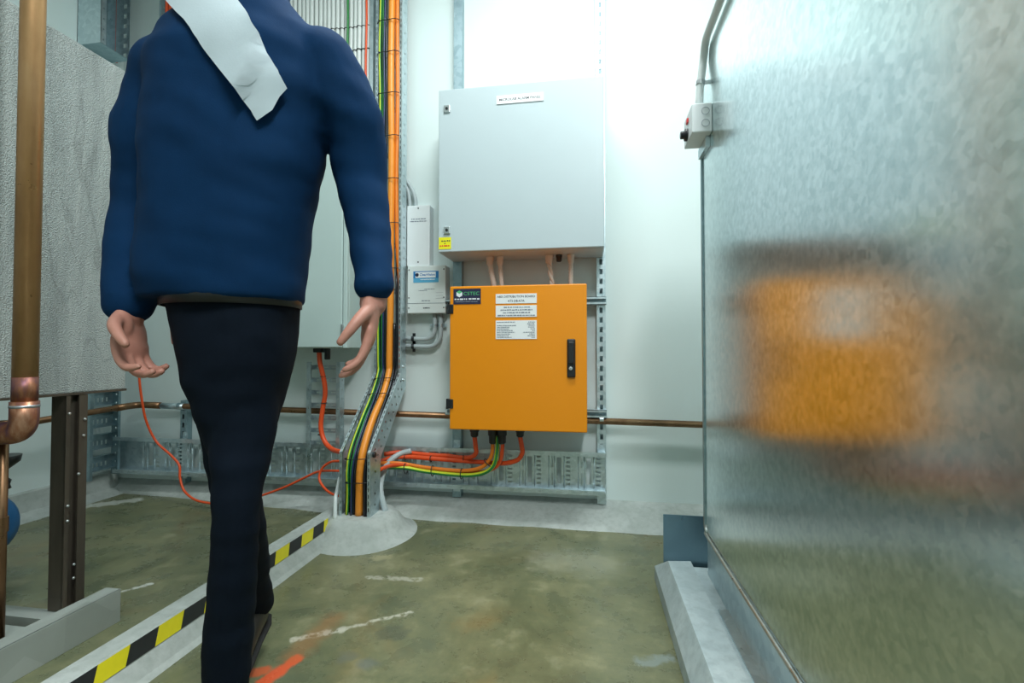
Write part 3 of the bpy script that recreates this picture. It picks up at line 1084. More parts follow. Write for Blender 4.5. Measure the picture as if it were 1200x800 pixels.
# white conduits at the foot of the ladder
pts = smooth([onY(398, 560, 2.16), onY(395, 575, 2.10), V((-1.155, 2.06, .17)), V((-1.14, 2.03, .09))], 8)
tag(part('white_conduit', MB().tube(pts, .009, 12), 'pvc_white', loc=pts[-1]), 'short white conduit curving into collar at left of ladder foot', 'conduit')
pts = smooth([onY(482, 528, 2.42), onY(468, 532, 2.40), onY(455, 542, 2.34), onY(448, 557, 2.24), onY(446, 575, 2.18), V((-.955, 2.16, .09))], 8)
tag(part('grey_flexible_conduit', MB().tube(pts, [.014 * (1 + (.07 if k % 2 else -.03)) for k in range(len(pts))], 12), 'pvc', loc=pts[-1]), 'grey ribbed conduit curving from low tray down right of ladder foot', 'conduit')

# ------------------------------------------------------------------ low perforated tray along the back wall
TYF, TYB = 2.445, 2.492
TZ0, TZ1 = .142, .334
TX0, TX1 = XL + .09, .078
tr = thing('cable_tray', 'long perforated galvanised cable tray along bottom of back wall', 'cable tray', (TX0, TYB, TZ0))
L = TX1 - TX0
Wd = TZ1 - TZ0
holes = []
u = L - .018
per = .152
while u > per:
    a = u - .026
    for k in range(7):
        holes.append((a, u - .004, .022 + k * .0225, .032 + k * .0225))
    b = a - .048
    holes.append((b, b + .024, .03, Wd - .03))
    c_ = b - .026
    for k in range(2):
        holes.append((c_, c_ + .005, .02 + k * .09, .085 + k * .09))
    u -= per
m = MB()
m.plate((TX0, TYB, TZ0), (TX1, TYB, TZ0), (TX1, TYB, TZ1), (TX0, TYB, TZ1), L, Wd, holes, 0, .0015)
u = L - .018
while u > per:       # pressed ribs beside the openings
    for dx in (-.036, -.085, -.115):
        m.tube([(TX0 + u + dx, TYB - .001, TZ0 + .008), (TX0 + u + dx, TYB - .001, TZ1 - .008)], .003, 6)
    u -= per
part('bed', m, 'galv', tr)
for z in (TZ0, TZ1):
    m = MB()
    m.box(TX0, TX1, TYF, TYB, z - .001, z + .001)
    hh = []
    u = .02
    while u + .03 < L:
        hh.append((u, u + .02, .008, .014))
        u += .06
    m.plate((TX0, TYF, z - .012), (TX1, TYF, z - .012), (TX1, TYF, z + .010), (TX0, TYF, z + .010), L, .022, hh if z == TZ0 else [], 0, .0015)
    part('side_flange', m, 'galv', tr)
for x, w_ in (((xr0 + xr1) / 2, .036), ((xl0 + xl1) / 2, .036), (onY(215, 500, 2.49).x, .03), (onY(445, 560, 2.49).x - .2, .03)):
    for z, s_ in ((TZ1 + .001, 1), (TZ0 - .001, -1)):
        m = MB()
        m.box(x - w_ / 2, x + w_ / 2, TYF + .004, SY - .0005, min(z, z + s_ * .004), max(z, z + s_ * .004))
        m.box(x - w_ / 2, x + w_ / 2, SY - .005, SY - .0005, min(z, z + s_ * .04), max(z, z + s_ * .04))
        m.lathe([(.008, 0), (.008, .005)], (x, SY - .005, z + s_ * .022), (0, -1, 0), 8)
        part('support_bracket', m, 'galv', tr)
xs_ = onY(215, 500, SY).x
o = part('channel_strut', strut(xs_ - .02, xs_ + .02, SY, .07, .56), ['galv_dark', 'galv_dark'], loc=(xs_, SY, .07))
tag(o, 'short galvanised strut holding the low tray and copper pipe near left corner', 'strut')

# ------------------------------------------------------------------ cables from the orange board along the tray
def gx(px, yy=2.33):
    return onY(px, 510, yy).x


GZ = OZ0 - .050
gT = 'cables from the orange board to the ladder'


def tie_mb(c, d, r):
    """ring round direction d"""
    d = V(d).normalized()
    u = d.orthogonal().normalized()
    w = d.cross(u)
    m = MB()
    pts = [V(c) + (u * math.cos(2 * math.pi * k / 16) + w * math.sin(2 * math.pi * k / 16)) * r for k in range(17)]
    m.tube(pts, .0022, 6, cap=False)
    return m


ca = thing('power_cable', 'orange cable from left gland of orange board', 'cable', (gx(556), 2.33, .3), gT)
pts = smooth([V((gx(556), 2.33, GZ)), onY(557.5, 524, 2.335), onY(558, 530, 2.35), onY(553, 535, 2.38), onY(540, 536, 2.42), onY(525, 534, 2.43), onY(505, 533, 2.44), onY(470, 530, 2.44), onY(450, 532, 2.40)], 8)
part('sheath', MB().tube(pts, .0115, 14), 'red_cable', ca)
part('cable_tie', tie_mb(onY(543, 536.5, 2.41), (1, .2, 0), .014), 'black', ca)
cc = thing('power_cable', 'orange cable from right gland of orange board', 'cable', (gx(609.5), 2.33, .3), gT)
pts = smooth([V((gx(609.5), 2.33, GZ)), onY(611.5, 523, 2.335), onY(612, 531, 2.35), onY(606, 539, 2.37), onY(592, 542.5, 2.39), onY(575, 542, 2.405), onY(545, 540, 2.41), onY(505, 537, 2.41), onY(475, 535, 2.41), onY(452, 538, 2.36), onY(436, 548, 2.2)], 8)
part('sheath', MB().tube(pts, .0115, 14), 'red_cable', cc)
for px, py in ((475, 535.5), (505, 537.5)):
    part('cable_tie', tie_mb(onY(px, py, 2.41), (1, 0, 0), .016), 'black', cc)


def bundle_path(off, px):
    a = [V((gx(px), 2.33, GZ)), onY(px - .5, 528, 2.33), onY(px - 4, 541, 2.34), onY(px - 14, 550, 2.355), onY(px - 32, 553.5, 2.37), onY(px - 55, 552.5, 2.375), onY(px - 85, 549, 2.38), onY(px - 108, 545, 2.37), onY(px - 130, 545, 2.30), onY(px - 146, 550, 2.15)]
    return smooth([p + V((0, off[0], off[1])) if i > 1 else p for i, p in enumerate(a)], 8)


cd = thing('power_cable', 'orange cable looping from centre gland pair, uppermost of the bundle', 'cable', (gx(577.5), 2.33, .3), gT)
pb = bundle_path((0, .010), 577.5)
part('sheath', MB().tube(pb, .0095, 14, 0, {8: 1, 9: 1}), ['orange_cable', 'white_cable'], cd)
for px, py, dr_ in ((475.5, 549, (1, 0, .15)), (507, 551.5, (1, 0, .05)), (541, 555, (1, 0, 0)), (573, 542.5, (1, 0, 1.3))):
    part('cable_tie', tie_mb(onY(px, py, 2.36), dr_, .026 if px < 560 else .030), 'black', cd)
pts = bundle_path((-.004, -.012), 583)
tag(part('earth_cable', MB().tube(pts, .0105, 14, 0, {1: 1, 2: 1, 3: 1, 10: 1, 11: 1}), ['green_cable', 'yellow_cable'], loc=pts[0]), 'thick green and yellow earth cable looping from centre of orange board', 'cable', gT)
pts = bundle_path((.016, -.004), 589)
tag(part('power_cable', MB().tube(pts, .0095, 14), 'red_cable', loc=pts[0]), 'orange cable looping from centre gland pair, behind the earth cable', 'cable', gT)

# ------------------------------------------------------------------ copper pipes
PYc = 2.4815
px_l = onY(161, 476, PYc).x
zr = onY(825, 499, PYc).z
zl = onY(165, 474, PYc).z
hp = thing('copper_pipe', 'long horizontal brown copper pipe along back and left walls', 'pipe', (0, PYc, zr))
pend = onX(-60, 512, px_l)
zend_ = onX(40, 494, px_l).z
ptsA = bends([(2.55, PYc, zr - .02), (px_l, PYc, zl), (px_l, .9, zend_ - .045)], .07, 8)
m = MB().tube(ptsA, .0165, 14)
part('tube', m, 'copper_dark', hp)
m = MB().tube(bends([(px_l + .16, PYc, zl - .003), (px_l, PYc, zl), (px_l, PYc - .13, zl - .006)], .07, 8), .0195, 14)
part('elbow_fitting', m, 'copper_dark', hp)
m = MB().tube([(px_l + .17, PYc, zl - .004), (px_l + .32, PYc, zl - .006)], .0185, 14)
part('steel_coupling', m, 'galv', hp)
for x in ((xr0 + xr1) / 2, xs_):
    zz_ = zl + (zr - zl) * (x - px_l) / (2.55 - px_l)
    m = MB().lathe([(.0195, -.01), (.0195, .01)], (x, PYc, zz_), (1, 0, 0), 14)
    m.box(x - .01, x + .01, PYc + .015, SY + .001, zz_ - .012, zz_ + .012)
    part('pipe_clip', m, 'galv' if x > -1 else 'galv_dark', hp)

# big vertical copper pipe in front of the tank
VX, VY, VR = -1.497, 1.063, .0265
ze = .632
vp = thing('copper_pipe', 'thick vertical copper pipe in front of grey tank', 'pipe', (VX, VY, ze))
part('tube', MB().tube([(VX, VY, ZC - .02), (VX, VY, ze + .085)], VR, 28), 'copper', vp)
m = MB().tube([(VX, VY, ze + .15), (VX, VY, ze + .088)], VR + .0004, 28)
part('heat_stained_band', m, 'copper_burnt', vp, label='purple and brown heat stained band')
part('solder_ring', MB().lathe([(VR + .001, -.005), (VR + .0045, -.003), (VR + .0045, .003), (VR + .001, .005)], (VX, VY, ze + .072), (0, 0, 1), 28), 'solder', vp)
el = bends([(VX, VY, ze + .085), (VX, VY, ze), (VX - .11, VY - .02, ze)], .065, 12)
part('elbow', MB().tube(el, VR + .0035, 28), 'copper_burnt', vp)
part('branch_tube', MB().tube([(VX - .105, VY - .019, ze), (VX - .7, VY - .12, ze)], VR, 24), 'copper', vp)
p = onX(2, 620, -1.58)
m = MB().tube([(-1.58, p.y, .02), (-1.58, p.y, ze + .03)], .011, 14)
m.lathe([(.014, 0), (.014, .04)], (-1.58, p.y, .36), (0, 0, 1), 14)
tag(part('copper_pipe', m, 'copper_dark', loc=(-1.58, p.y, .02)), 'thin vertical brown copper pipe below the elbow of thick pipe', 'pipe')

# ------------------------------------------------------------------ tank, post and skid
TKX = -1.60
tkY = onX(150, 300, TKX).y
tkz0, tkz1 = onX(147, 455.5, TKX).z, onX(155, 88, TKX).z
tk = thing('water_tank', 'tall grey stained sheet metal tank standing on dark steel post', 'tank', (TKX - .4, .6, tkz0))
m = MB().box(TKX - .62, TKX, -1.2, tkY, tkz0, tkz1, 0, .004)
part('body', m, 'tank', tk)
m = MB().box(TKX - .62, TKX + .002, -1.2, tkY + .002, tkz0 - .006, tkz0 + .001)
part('bottom_rim', m, 'dark_steel', tk)
# post: C channel with web facing the room
py0, py1 = onX(78, 470, TKX).y, onX(103, 470, TKX).y
PB = .05
po = thing('steel_post', 'dark brown steel channel post carrying the grey tank', 'post', (TKX, (py0 + py1) / 2, PB))
m = MB().box(TKX - .022, TKX - .017, py0 + .006, py1 - .006, PB, tkz0 - .007)
part('web', m, 'dark_steel', po)
for y0_, y1_ in ((py0, py0 + .006), (py1 - .006, py1)):
    m = MB().box(TKX - .055, TKX - .004, y0_, y1_, PB, tkz0 - .007)
    yy0, yy1 = (y0_, y0_ + .012) if y0_ == py0 else (y1_ - .026, y1_)
    m.box(TKX - .006, TKX, yy0, yy1, PB, tkz0 - .007)
    part('flange', m, 'dark_steel', po)
for px, py in ((77, 485), (99, 491), (97.5, 510), (91.5, 555), (71, 595), (70, 613), (86, 661), (85.5, 677)):
    p = onX(px, py, TKX)
    yb = min(max(p.y, py0 + .008), py1 - .008)
    m = MB().lathe([(.004, 0), (.004, .004), (.0025, .005)], (TKX + .0, yb, p.z), (1, 0, 0), 8)
    part('bolt', m, 'steel', po)
# skid beam and cross members
SX = -1.465
sy1 = onZ(140, 727, 0).y
sk = thing('skid_beam', 'weathered grey steel channel beam on floor under the tank post', 'beam', (SX, sy1, 0))
m = MB().box(SX - .006, SX, -.8, sy1, .0, .1, 0, .0015)
m.box(SX - .055, SX - .0005, -.8, sy1, .094, .1)
m.box(SX - .055, SX - .0005, -.8, sy1, 0.0, .006)
part('channel', m, 'skid', sk)
for yy, lb in ((sy1 - .105, 'far grey cross channel joining the skid beam behind the post'), (py0 - .13, 'near grey cross channel joining the skid beam in front of post')):
    m = MB().box(SX - .75, SX - .056, yy, yy + .05, .042, .048)
    m.box(SX - .75, SX - .056, yy, yy + .005, 0, .042)
    m.box(SX - .75, SX - .056, yy, yy + .05, 0, .005)
    tag(part('cross_member', m, 'skid', loc=(SX - .4, yy, 0)), lb, 'beam')
# blue pump with black valve head
bx = V((-2.40, 1.50, .175))
bp = thing('pump_motor', 'round blue pump motor on floor behind the thin copper pipe', 'pump', (bx.x, bx.y, 0))
prof = [(.03, .165), (.075, .16), (.11, .14), (.128, .105), (.133, .06), (.133, -.2)][::-1]
part('shell', MB().lathe(prof, bx, (1, -.15, 0), 28), 'blue_paint', bp)
m = MB().box(bx.x - .16, bx.x + .03, bx.y - .08, bx.y + .08, 0, .07, 0, .006)
part('foot', m, 'black', bp)
p = onX(2, 540, -2.05)
m = MB().lathe([(.012, -.16), (.012, -.10), (.026, -.098), (.022, -.085), (.026, -.07), (.016, -.06), (.018, -.03), (.030, -.02), (.048, -.004), (.052, .018), (.046, .018)], (p.x, p.y, p.z), (0, 0, 1), 22)
m.tube([(p.x, p.y, .0), (p.x, p.y, p.z - .15)], .009, 10)
tag(part('valve_head', m, 'black', loc=(p.x, p.y, 0)), 'black flared plastic valve head on a stem, above the blue pump', 'valve')

# ------------------------------------------------------------------ cabinet behind the person, with ladder and white cables
KX0, KX1, KY0, KY1, KZ0, KZ1 = -2.02, -1.208, 2.25, W - .0005, .868, 2.06
kb = thing('wall_cabinet', 'tall pale green grey wall cabinet behind the person', 'cabinet', (KX0, W, KZ0))
part('enclosure', MB().box(KX0, KX1, KY0 + .023, KY1, KZ0, KZ1, 0, .005), 'panel_teal', kb)
kd = part('door', MB().box(KX0 + .002, KX1 - .026, KY0, KY0 + .021, KZ0 + .004, KZ1 - .003, 0, .004), 'panel_teal', kb)
part('door_frame', MB().box(KX1 - .022, KX1, KY0 + .002, KY0 + .024, KZ0, KZ1, 0, .003), 'panel_teal', kb)
part('latch', MB().box(KX1 - .03, KX1 - .016, KY0 - .008, KY0 + .001, .93, .99, 0, .003), 'steel', kd)
# gland and orange cable below, short ladder
x_g = onY(374, 412, 2.36).x
m = MB()
m.box(x_g - .022, x_g + .022, 2.335, 2.385, KZ0 - .022, KZ0 + .001, 0, .004)
m.box(x_g + .035, x_g + .055, 2.35, 2.38, KZ0 - .06, KZ0 + .001, 0, .004)
part('gland_block', m, 'black', kb)
sl = thing('cable_ladder', 'short galvanised cable ladder below the green grey wall cabinet', 'cable ladder', (-1.3, 2.46, .3))
sx0, sx1 = onY(360, 470, 2.40).x, onY(399, 470, 2.40).x
sz0, sz1 = onY(380, 527, 2.40).z, onY(380, 424, 2.40).z
for x, sg in ((sx0, 1), (sx1, -1)):
    m = MB()
    L = sz1 - sz0
    m.plate((x, 2.395, sz0), (x, 2.395, sz1), (x, 2.440, sz1), (x, 2.440, sz0), L, .045, [(.02 + k * .05, .03 + k * .05, .018, .026) for k in range(int((L - .03) / .05))], 0, .002)
    m.plate((x, 2.395, sz0), (x, 2.395, sz1), (x + sg * .022, 2.395, sz1), (x + sg * .022, 2.395, sz0), L, .022, [(.02 + k * .05, .032 + k * .05, .008, .014) for k in range(int((L - .03) / .05))], 0, .002)
    part('side_rail', m, 'galv', sl)
n_ = 7
for k in range(n_):
    z = sz0 + .03 + k * (sz1 - sz0 - .06) / (n_ - 1)
    m = MB().plate((sx0, 2.438, z - .012), (sx1, 2.438, z - .012), (sx1, 2.438, z + .012), (sx0, 2.438, z + .012), .18, .024, [(.03 + q * .04, .055 + q * .04, .008, .016) for q in range(3)], 0, .003)
    part('rung', m, 'galv', sl)
oc2 = thing('power_cable', 'orange cable dropping from green grey cabinet down the short ladder', 'cable', (x_g, 2.36, .3))
pts = smooth([V((x_g, 2.36, KZ0 - .02)), onY(375, 425, 2.36), onY(380, 447, 2.37), onY(381, 462, 2.37), onY(378, 480, 2.37), onY(376, 500, 2.37), onY(380, 516, 2.36), onY(389, 526, 2.33), onY(402, 530, 2.24)], 8)
part('sheath', MB().tube(pts, .0125, 14), 'red_cable', oc2)
for px, py in ((378.5, 441), (379.5, 472), (376, 509)):
    part('cable_tie', tie_mb(onY(px, py, 2.37), (0, 0, 1), .0145), 'black', oc2)

# wall ladder with white cables dropping into the cabinet top
wl = thing('cable_ladder', 'wide galvanised wall ladder carrying white cables above the wall cabinet', 'cable ladder', (-1.4, 2.5, KZ1))
wx0, wx1 = -1.86, -1.165
for x, sg in ((wx0, 1), (wx1, -1)):
    m = MB()
    L = ZC - .02 - KZ1 - .02
    m.plate((x, 2.44, KZ1 + .02), (x, 2.44, ZC - .02), (x, 2.50, ZC - .02), (x, 2.50, KZ1 + .02), L, .06, [(.02 + k * .05, .03 + k * .05, .025, .034) for k in range(int((L - .03) / .05))], 0, .002)
    m.plate((x, 2.44, KZ1 + .02), (x, 2.44, ZC - .02), (x + sg * .02, 2.44, ZC - .02), (x + sg * .02, 2.44, KZ1 + .02), L, .02, [], 0, .002)
    part('side_rail', m, 'galv', wl)
for k in range(5):
    z = KZ1 + .1 + k * .25
    part('rung', MB().box(wx0, wx1, 2.49, 2.50, z, z + .03), 'galv', wl)
gW = 'white cables on the wide wall ladder'
proto = None
ncab = 24
for i in range(ncab):
    x = wx1 - .04 - i * .0262
    rnd = random.Random(100 + i)
    if proto is None:
        proto = thing('white_cable', 'white cable tied on wide ladder above the wall cabinet, behind person', 'cable', (x, 2.462, KZ1), gW)
        m = MB()
        pts = smooth([(x + .002 * math.sin(k * 1.7), 2.462 + .002 * math.cos(k * 2.1), KZ1 + .002 + k * (ZC - .03 - KZ1) / 9) for k in range(10)], 3)
        m.tube(pts, .0116, 10)
        part('sheath', m, 'white_cable', proto)
        for z in (2.33, 2.53, 2.66, 2.9, 3.1):
            part('cable_tie', tie_mb((x, 2.462, z), (0, 0, 1), .0135), 'black', proto)
        o = proto
    else:
        o = proto.copy()
        COL.objects.link(o)
        for ch in proto.children:
            c2 = ch.copy()
            COL.objects.link(c2)
            c2.parent = o
        o.location = (x, 2.462 + rnd.uniform(-.004, .004), KZ1)
# a green earth wire and a red wire among them
for x, mat, nm, lb in ((onY(407, 30, 2.44).x, 'green_cable', 'earth_cable', 'single green earth cable in front of the white cables'), (onY(429, 30, 2.44).x, 'red_cable', 'red_cable', 'single thin red cable at right edge of the white cables')):
    pts = smooth([(x + .002 * math.sin(k * 1.7), 2.443, KZ1 + .002 + k * (ZC - .03 - KZ1) / 9) for k in range(10)], 3)
    tag(part(nm, MB().tube(pts, .0058, 10), mat, loc=(x, 2.44, KZ1)), lb, 'cable')

# ------------------------------------------------------------------ left corner ladders
ll = thing('cable_ladder', 'perforated galvanised ladder low on left wall beside the corner', 'cable ladder', (XL + .06, 2.38, .14))
fx, bxx = XL + .115, XL + .055
ya, yb = onX(106, 500, fx).y, onX(141, 500, fx).y
z0_, z1_ = .12, 1.25
L = z1_ - z0_
for y_, sg in ((ya, 1), (yb, -1)):
    m = MB()
    m.plate((fx, y_, z0_), (fx, y_, z1_), (bxx, y_, z1_), (bxx, y_, z0_), L, .06, [(.02 + k * .05, .03 + k * .05, .025, .034) for k in range(int((L - .03) / .05))], 0, .002)
    m.plate((fx, y_, z0_), (fx, y_, z1_), (fx, y_ + sg * .016, z1_), (fx, y_ + sg * .016, z0_), L, .016, [], 0, .002)
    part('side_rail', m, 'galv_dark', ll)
z = z0_ + .04
while z < z1_ - .05:
    m = MB().plate((bxx + .004, ya, z), (bxx + .004, yb, z), (bxx + .004, yb, z + .085), (bxx + .004, ya, z + .085), yb - ya, .085, [(.03 + q * .025, .042 + q * .025, .02, .045) for q in range(5)], 0, .003)
    m.box(bxx, bxx + .03, ya, yb, z, z + .003)
    m.box(bxx, bxx + .03, ya, yb, z + .082, z + .085)
    part('rung', m, 'galv_dark', ll)
    z += .125
# upper trough with closed bottom
ut = thing('cable_trough', 'galvanised trough with closed bottom end high on left wall', 'cable trough', (XL, 2.4, 2.62))
fx2 = XL + .16
ua, ub = onX(118, 40, fx2).y, min(onX(152, 60, fx2).y, W - .06)
uz = onX(130, 57, fx2).z
L = ZC - .01 - uz
m = MB()
m.plate((fx2, ua, uz), (fx2, ua, ZC - .01), (fx2, ua + .03, ZC - .01), (fx2, ua + .03, uz), L, .03, [(.02 + k * .06, .03 + k * .06, .012, .02) for k in range(int((L - .03) / .06))], 0, .002)
m.box(XL + .001, fx2, ua, ua + .002, uz, ZC - .01)
part('near_side', m, 'galv', ut)
m = MB()
m.plate((fx2, ub, uz), (fx2, ub, ZC - .01), (XL + .001, ub, ZC - .01), (XL + .001, ub, uz), L, .15, [(.02 + k * .06, .045 + k * .06, .02, .04) for k in range(int((L - .03) / .06))], 0, .002)
part('far_side', m, 'galv', ut)
part('back_plate', MB().box(XL + .001, XL + .004, ua, ub, uz, ZC - .01), 'galv_dark', ut)
part('end_plate', MB().box(XL + .001, fx2 + .002, ua, ub, uz - .003, uz), 'galv_dark', ut)
xq = XL + .06
yq = onX(137, 25, xq).y
tag(part('red_cable', MB().tube(smooth([(xq, yq, ZC - .02), (xq + .002, yq, 3.0), (xq, yq, uz + .001)], 6), .0075, 10), 'red_cable', loc=(xq, yq, uz)), 'single red cable standing inside the high trough on left wall', 'cable')
# ladder with red cables left of the person
rl = thing('cable_ladder', 'narrow galvanised ladder with red cables high on back wall left of person', 'cable ladder', (-2.4, 2.5, 2.3))
rx0, rx1 = onY(187, 20, 2.44).x, onY(211, 20, 2.44).x
L = ZC - .02 - 2.3
for x, sg in ((rx0, 1), (rx1, -1)):
    m = MB().plate((x, 2.44, 2.3), (x, 2.44, ZC - .02), (x, 2.5, ZC - .02), (x, 2.5, 2.3), L, .06, [(.02 + k * .05, .03 + k * .05, .025, .034) for k in range(int((L - .03) / .05))], 0, .002)
    m.box(min(x, x + sg * .014), max(x, x + sg * .014), 2.438, 2.44, 2.3, ZC - .02)
    part('side_rail', m, 'galv_dark', rl)
for k in range(4):
    part('rung', MB().box(rx0, rx1, 2.492, 2.5, 2.35 + k * .25, 2.38 + k * .25), 'galv_dark', rl)
for px, r, lb in ((195, .009, 'thicker red cable on the narrow high ladder'), (199, .008, 'middle red cable on the narrow high ladder'), (205, .005, 'thin red cable at right of the narrow high ladder')):
    x = onY(px, 20, 2.46).x
    tag(part('red_cable', MB().tube(smooth([(x, 2.462, ZC - .03), (x + .003, 2.46, 2.9), (x - .002, 2.462, 2.6), (x, 2.462, 2.32)], 6), r, 10), 'red_cable', loc=(x, 2.46, 2.32)), lb, 'cable', 'red cables on the narrow high ladder')

# orange extension leads in the left bay
def P3(px, py, Y):
    return onY(px, py, Y)


pts = smooth([P3(163, 250, 2.30), P3(162, 330, 2.30), P3(162, 395, 2.30), P3(163, 440, 2.30), P3(167, 473, 2.31), P3(172, 495, 2.33), P3(183, 517, 2.35), P3(200, 533, 2.36), P3(210, 545, 2.36), P3(211, 560, 2.35), P3(216, 575, 2.34), P3(228, 585, 2.33), P3(243, 589, 2.32), P3(262, 590, 2.31), P3(285, 587, 2.31), P3(308, 580, 2.32), P3(335, 570, 2.33), P3(358, 559, 2.33), P3(375, 552, 2.31), P3(398, 551.5, 2.22)], 6)
fl_ = []
for q in pts:
    e = .0
    if q.y > 2.34:
        e = .0
    fl_.append(q)
tag(part('extension_lead', MB().tube(fl_, .0062, 10), 'red_cable', loc=fl_[-1]), 'thin orange lead hanging down and looping across floor of left bay', 'cable')
pts = smooth([P3(400, 540, 2.22), P3(388, 541, 2.26), P3(378, 548, 2.27), P3(374, 559, 2.26), P3(378, 569, 2.24), P3(388, 578, 2.21), P3(402, 582, 2.16)], 8)
tag(part('extension_lead', MB().tube(pts, .0062, 10), 'red_cable', loc=pts[-1]), 'short orange loop at left of the tall ladder foot', 'cable')

# ------------------------------------------------------------------ duct on the right
DX, DY1, DZ0, DZ1 = .367, 1.62, .268, 1.788
du = thing('air_duct', 'huge smooth galvanised sheet metal duct filling the right side', 'duct', (1.0, 0, DZ0))
prof = []
m = MB()
# side profile with rolled bottom edge (x, z)
rb = .012
poly = [(DX, DZ1), (DX, DZ0 + .012), (DX + .003, DZ0 + .005), (DX + .012, DZ0), (1.7, DZ0), (1.7, DZ1)]
m.prism(poly, 'y', -1.8, DY1)
part('body', m, 'duct', du)
m = MB()
m.box(DX - .004, DX + .006, DY1 - .004, DY1 + .012, DZ0 + .02, DZ1)
m.box(DX - .004, 1.7, DY1, DY1 + .012, DZ0 + .02, DZ0 + .05)
part('end_flange', m, 'galv_dark', du)
m = MB().tube(smooth([(DX + .001, DY1 + .008, DZ0 + .055), (DX, DY1 - .01, DZ0 + .014), (DX - .002, DY1 - .08, DZ0 + .002), (DX - .002, .9, DZ0), (DX - .002, .2, DZ0), (DX - .002, -1.8, DZ0)], 8), .006, 8)
part('bottom_seam', m, 'duct_trim', du)
# base frame under the duct
m = MB().box(.40, .406, -1.8, DY1 + .12, .088, DZ0 - .001)
m.box(.406, 1.65, -1.8, DY1 + .12, .12, DZ0 - .001)
m.box(.372, .40, -1.8, DY1 - .12, .088, .094)
tag(part('base_frame', m, 'galv', loc=(.45, 0, .09)), 'galvanised base channel between duct and concrete plinth', 'frame')
# plinth with chamfered edge and hipped end
yN, yE, yR = -1.8, 1.872, 1.76
A = [(.235, 0), (.235, .05), (.272, .116), (.352, .112), (.362, .088), (1.7, .088), (1.7, 0)]
m = MB()
near = [(x, yN, z) for x, z in A]
far = [(.240, yE, 0), (.240, yE - .006, .05), (.272, yR, .116), (.352, yR + .02, .112), (.362, yR + .03, .088), (1.7, yR + .03, .088), (1.7, yE, 0)]
n = len(A)
m.add(near + far, [(i, i + 1, n + i + 1, n + i) for i in range(n - 1)] + [tuple(range(n))], 0)
m.add([far[0], far[1], (1.7, yE - .006, .05), far[6]], [(0, 1, 2, 3)], 0)
m.add([far[1], far[2], far[3], far[4], far[5], (1.7, yE - .006, .05)], [(0, 1, 2), (0, 2, 3), (0, 3, 4, 5)], 0)
tag(part('concrete_plinth', m, 'plinth', loc=(.6, .5, 0)), 'pale painted concrete plinth with chamfered edge under the duct', 'plinth')
a = onY(777, 602, 1.90)
m = MB().box(a.x, .75, 1.895, 1.90, 0.002, a.z)
tag(part('metal_plate', m, 'sheet', loc=(a.x, 1.9, 0)), 'small smooth blue grey metal plate standing behind end of plinth', 'plate')

# isolator switch and conduit at the duct's top corner
bz0, bz1 = onX(834, 155.5, DX).z, onX(834, 121, DX).z
by0, by1 = onX(835, 140, DX).y, 1.612
bx0 = onY(811, 140, by0).x
iso = thing('isolator_switch', 'small pale switch box with red and black knob on corner of duct', 'switch', (DX, by0, bz0))
m = MB().box(bx0, DX - .0005, by0, by1, bz0, bz1, 0, .003)
for z in (bz0 + (bz1 - bz0) * .3, bz0 + (bz1 - bz0) * .72):
    m.tube([V((bx0 + (DX - bx0) * .66 + .011 * math.cos(q * math.pi / 10), by0 - .0004, z + .011 * math.sin(q * math.pi / 10))) for q in range(21)], .0006, 5, 1, cap=False)
part('housing', m, ['white_plastic', 'ink_grey'], iso)
kz = bz0 + (bz1 - bz0) * .28
m = MB().lathe([(.019, 0), (.019, .008), (.012, .01), (.012, .02), (.010, .021)], (bx0, (by0 + by1) / 2 + .01, kz), (-1, 0, 0), 18)
part('rotary_knob', m, 'black', iso)
m = MB().box(bx0 - .005, bx0 + .001, by0 + .05, by0 + .07, kz + .03, kz + .045, 0, .002)
part('red_indicator', m, 'red_plastic', iso)
m = MB().box(DX - .012, DX - .0006, by0 + .03, by1 + .012, bz0 - .032, bz0 + .001)
part('mounting_plate', m, 'galv', iso)
cdt = thing('white_conduit', 'white conduit rising from switch box and bending along duct top edge', 'conduit', (DX - .03, by0 + .05, bz1))
r = .0118
cxx = bx0 + (DX - bx0) * .52
pts = bends([(cxx, by0 + .05, bz1 - .001), (cxx + .004, by0 + .05, bz1 + .07), (DX - r - .001, by0 + .05, DZ1 - .03), (DX - r - .001, by0 + .02, DZ1 + .012), (DX - r + .004, -1.0, DZ1 + .013)], .05, 8)
part('tube', MB().tube(pts, r, 16), 'pvc_white', cdt)
p = (cxx + .006, by0 + .05, bz1 + .087)
m = MB().lathe([(r + .002, -.006), (r + .002, .006)], p, (0.1, 0, 1), 16)
m.box(p[0], DX - .0005, p[1] - .004, p[1] - .001, p[2] - .006, p[2] + .006)
part('saddle_clamp', m, 'steel', cdt)

# ------------------------------------------------------------------ person
CR = V((math.cos(YAW), math.sin(YAW), 0))        # image right
CF = V((math.sin(YAW), -math.cos(YAW), 0))       # towards the camera
UP = V((0, 0, 1))


def ring_loft(m, rings, seg=28, mat=0):
    """rings: (centre, rx, ry, ux, uy)"""
    P = []
    for c, rx, ry, ux, uy in rings:
        for k in range(seg):
            a = 2 * math.pi * k / seg
            ca, sa = math.cos(a), math.sin(a)
            e = .85
            P.append(V(c) + ux * rx * math.copysign(abs(ca) ** e, ca) + uy * ry * math.copysign(abs(sa) ** e, sa))
    Fs = [(i * seg + k, i * seg + (k + 1) % seg, (i + 1) * seg + (k + 1) % seg, (i + 1) * seg + k) for i in range(len(rings) - 1) for k in range(seg)]
    n = len(rings)
    Fs += [tuple(range(seg))[::-1], tuple((n - 1) * seg + k for k in range(seg))]
    m.add(P, Fs, mat, True)


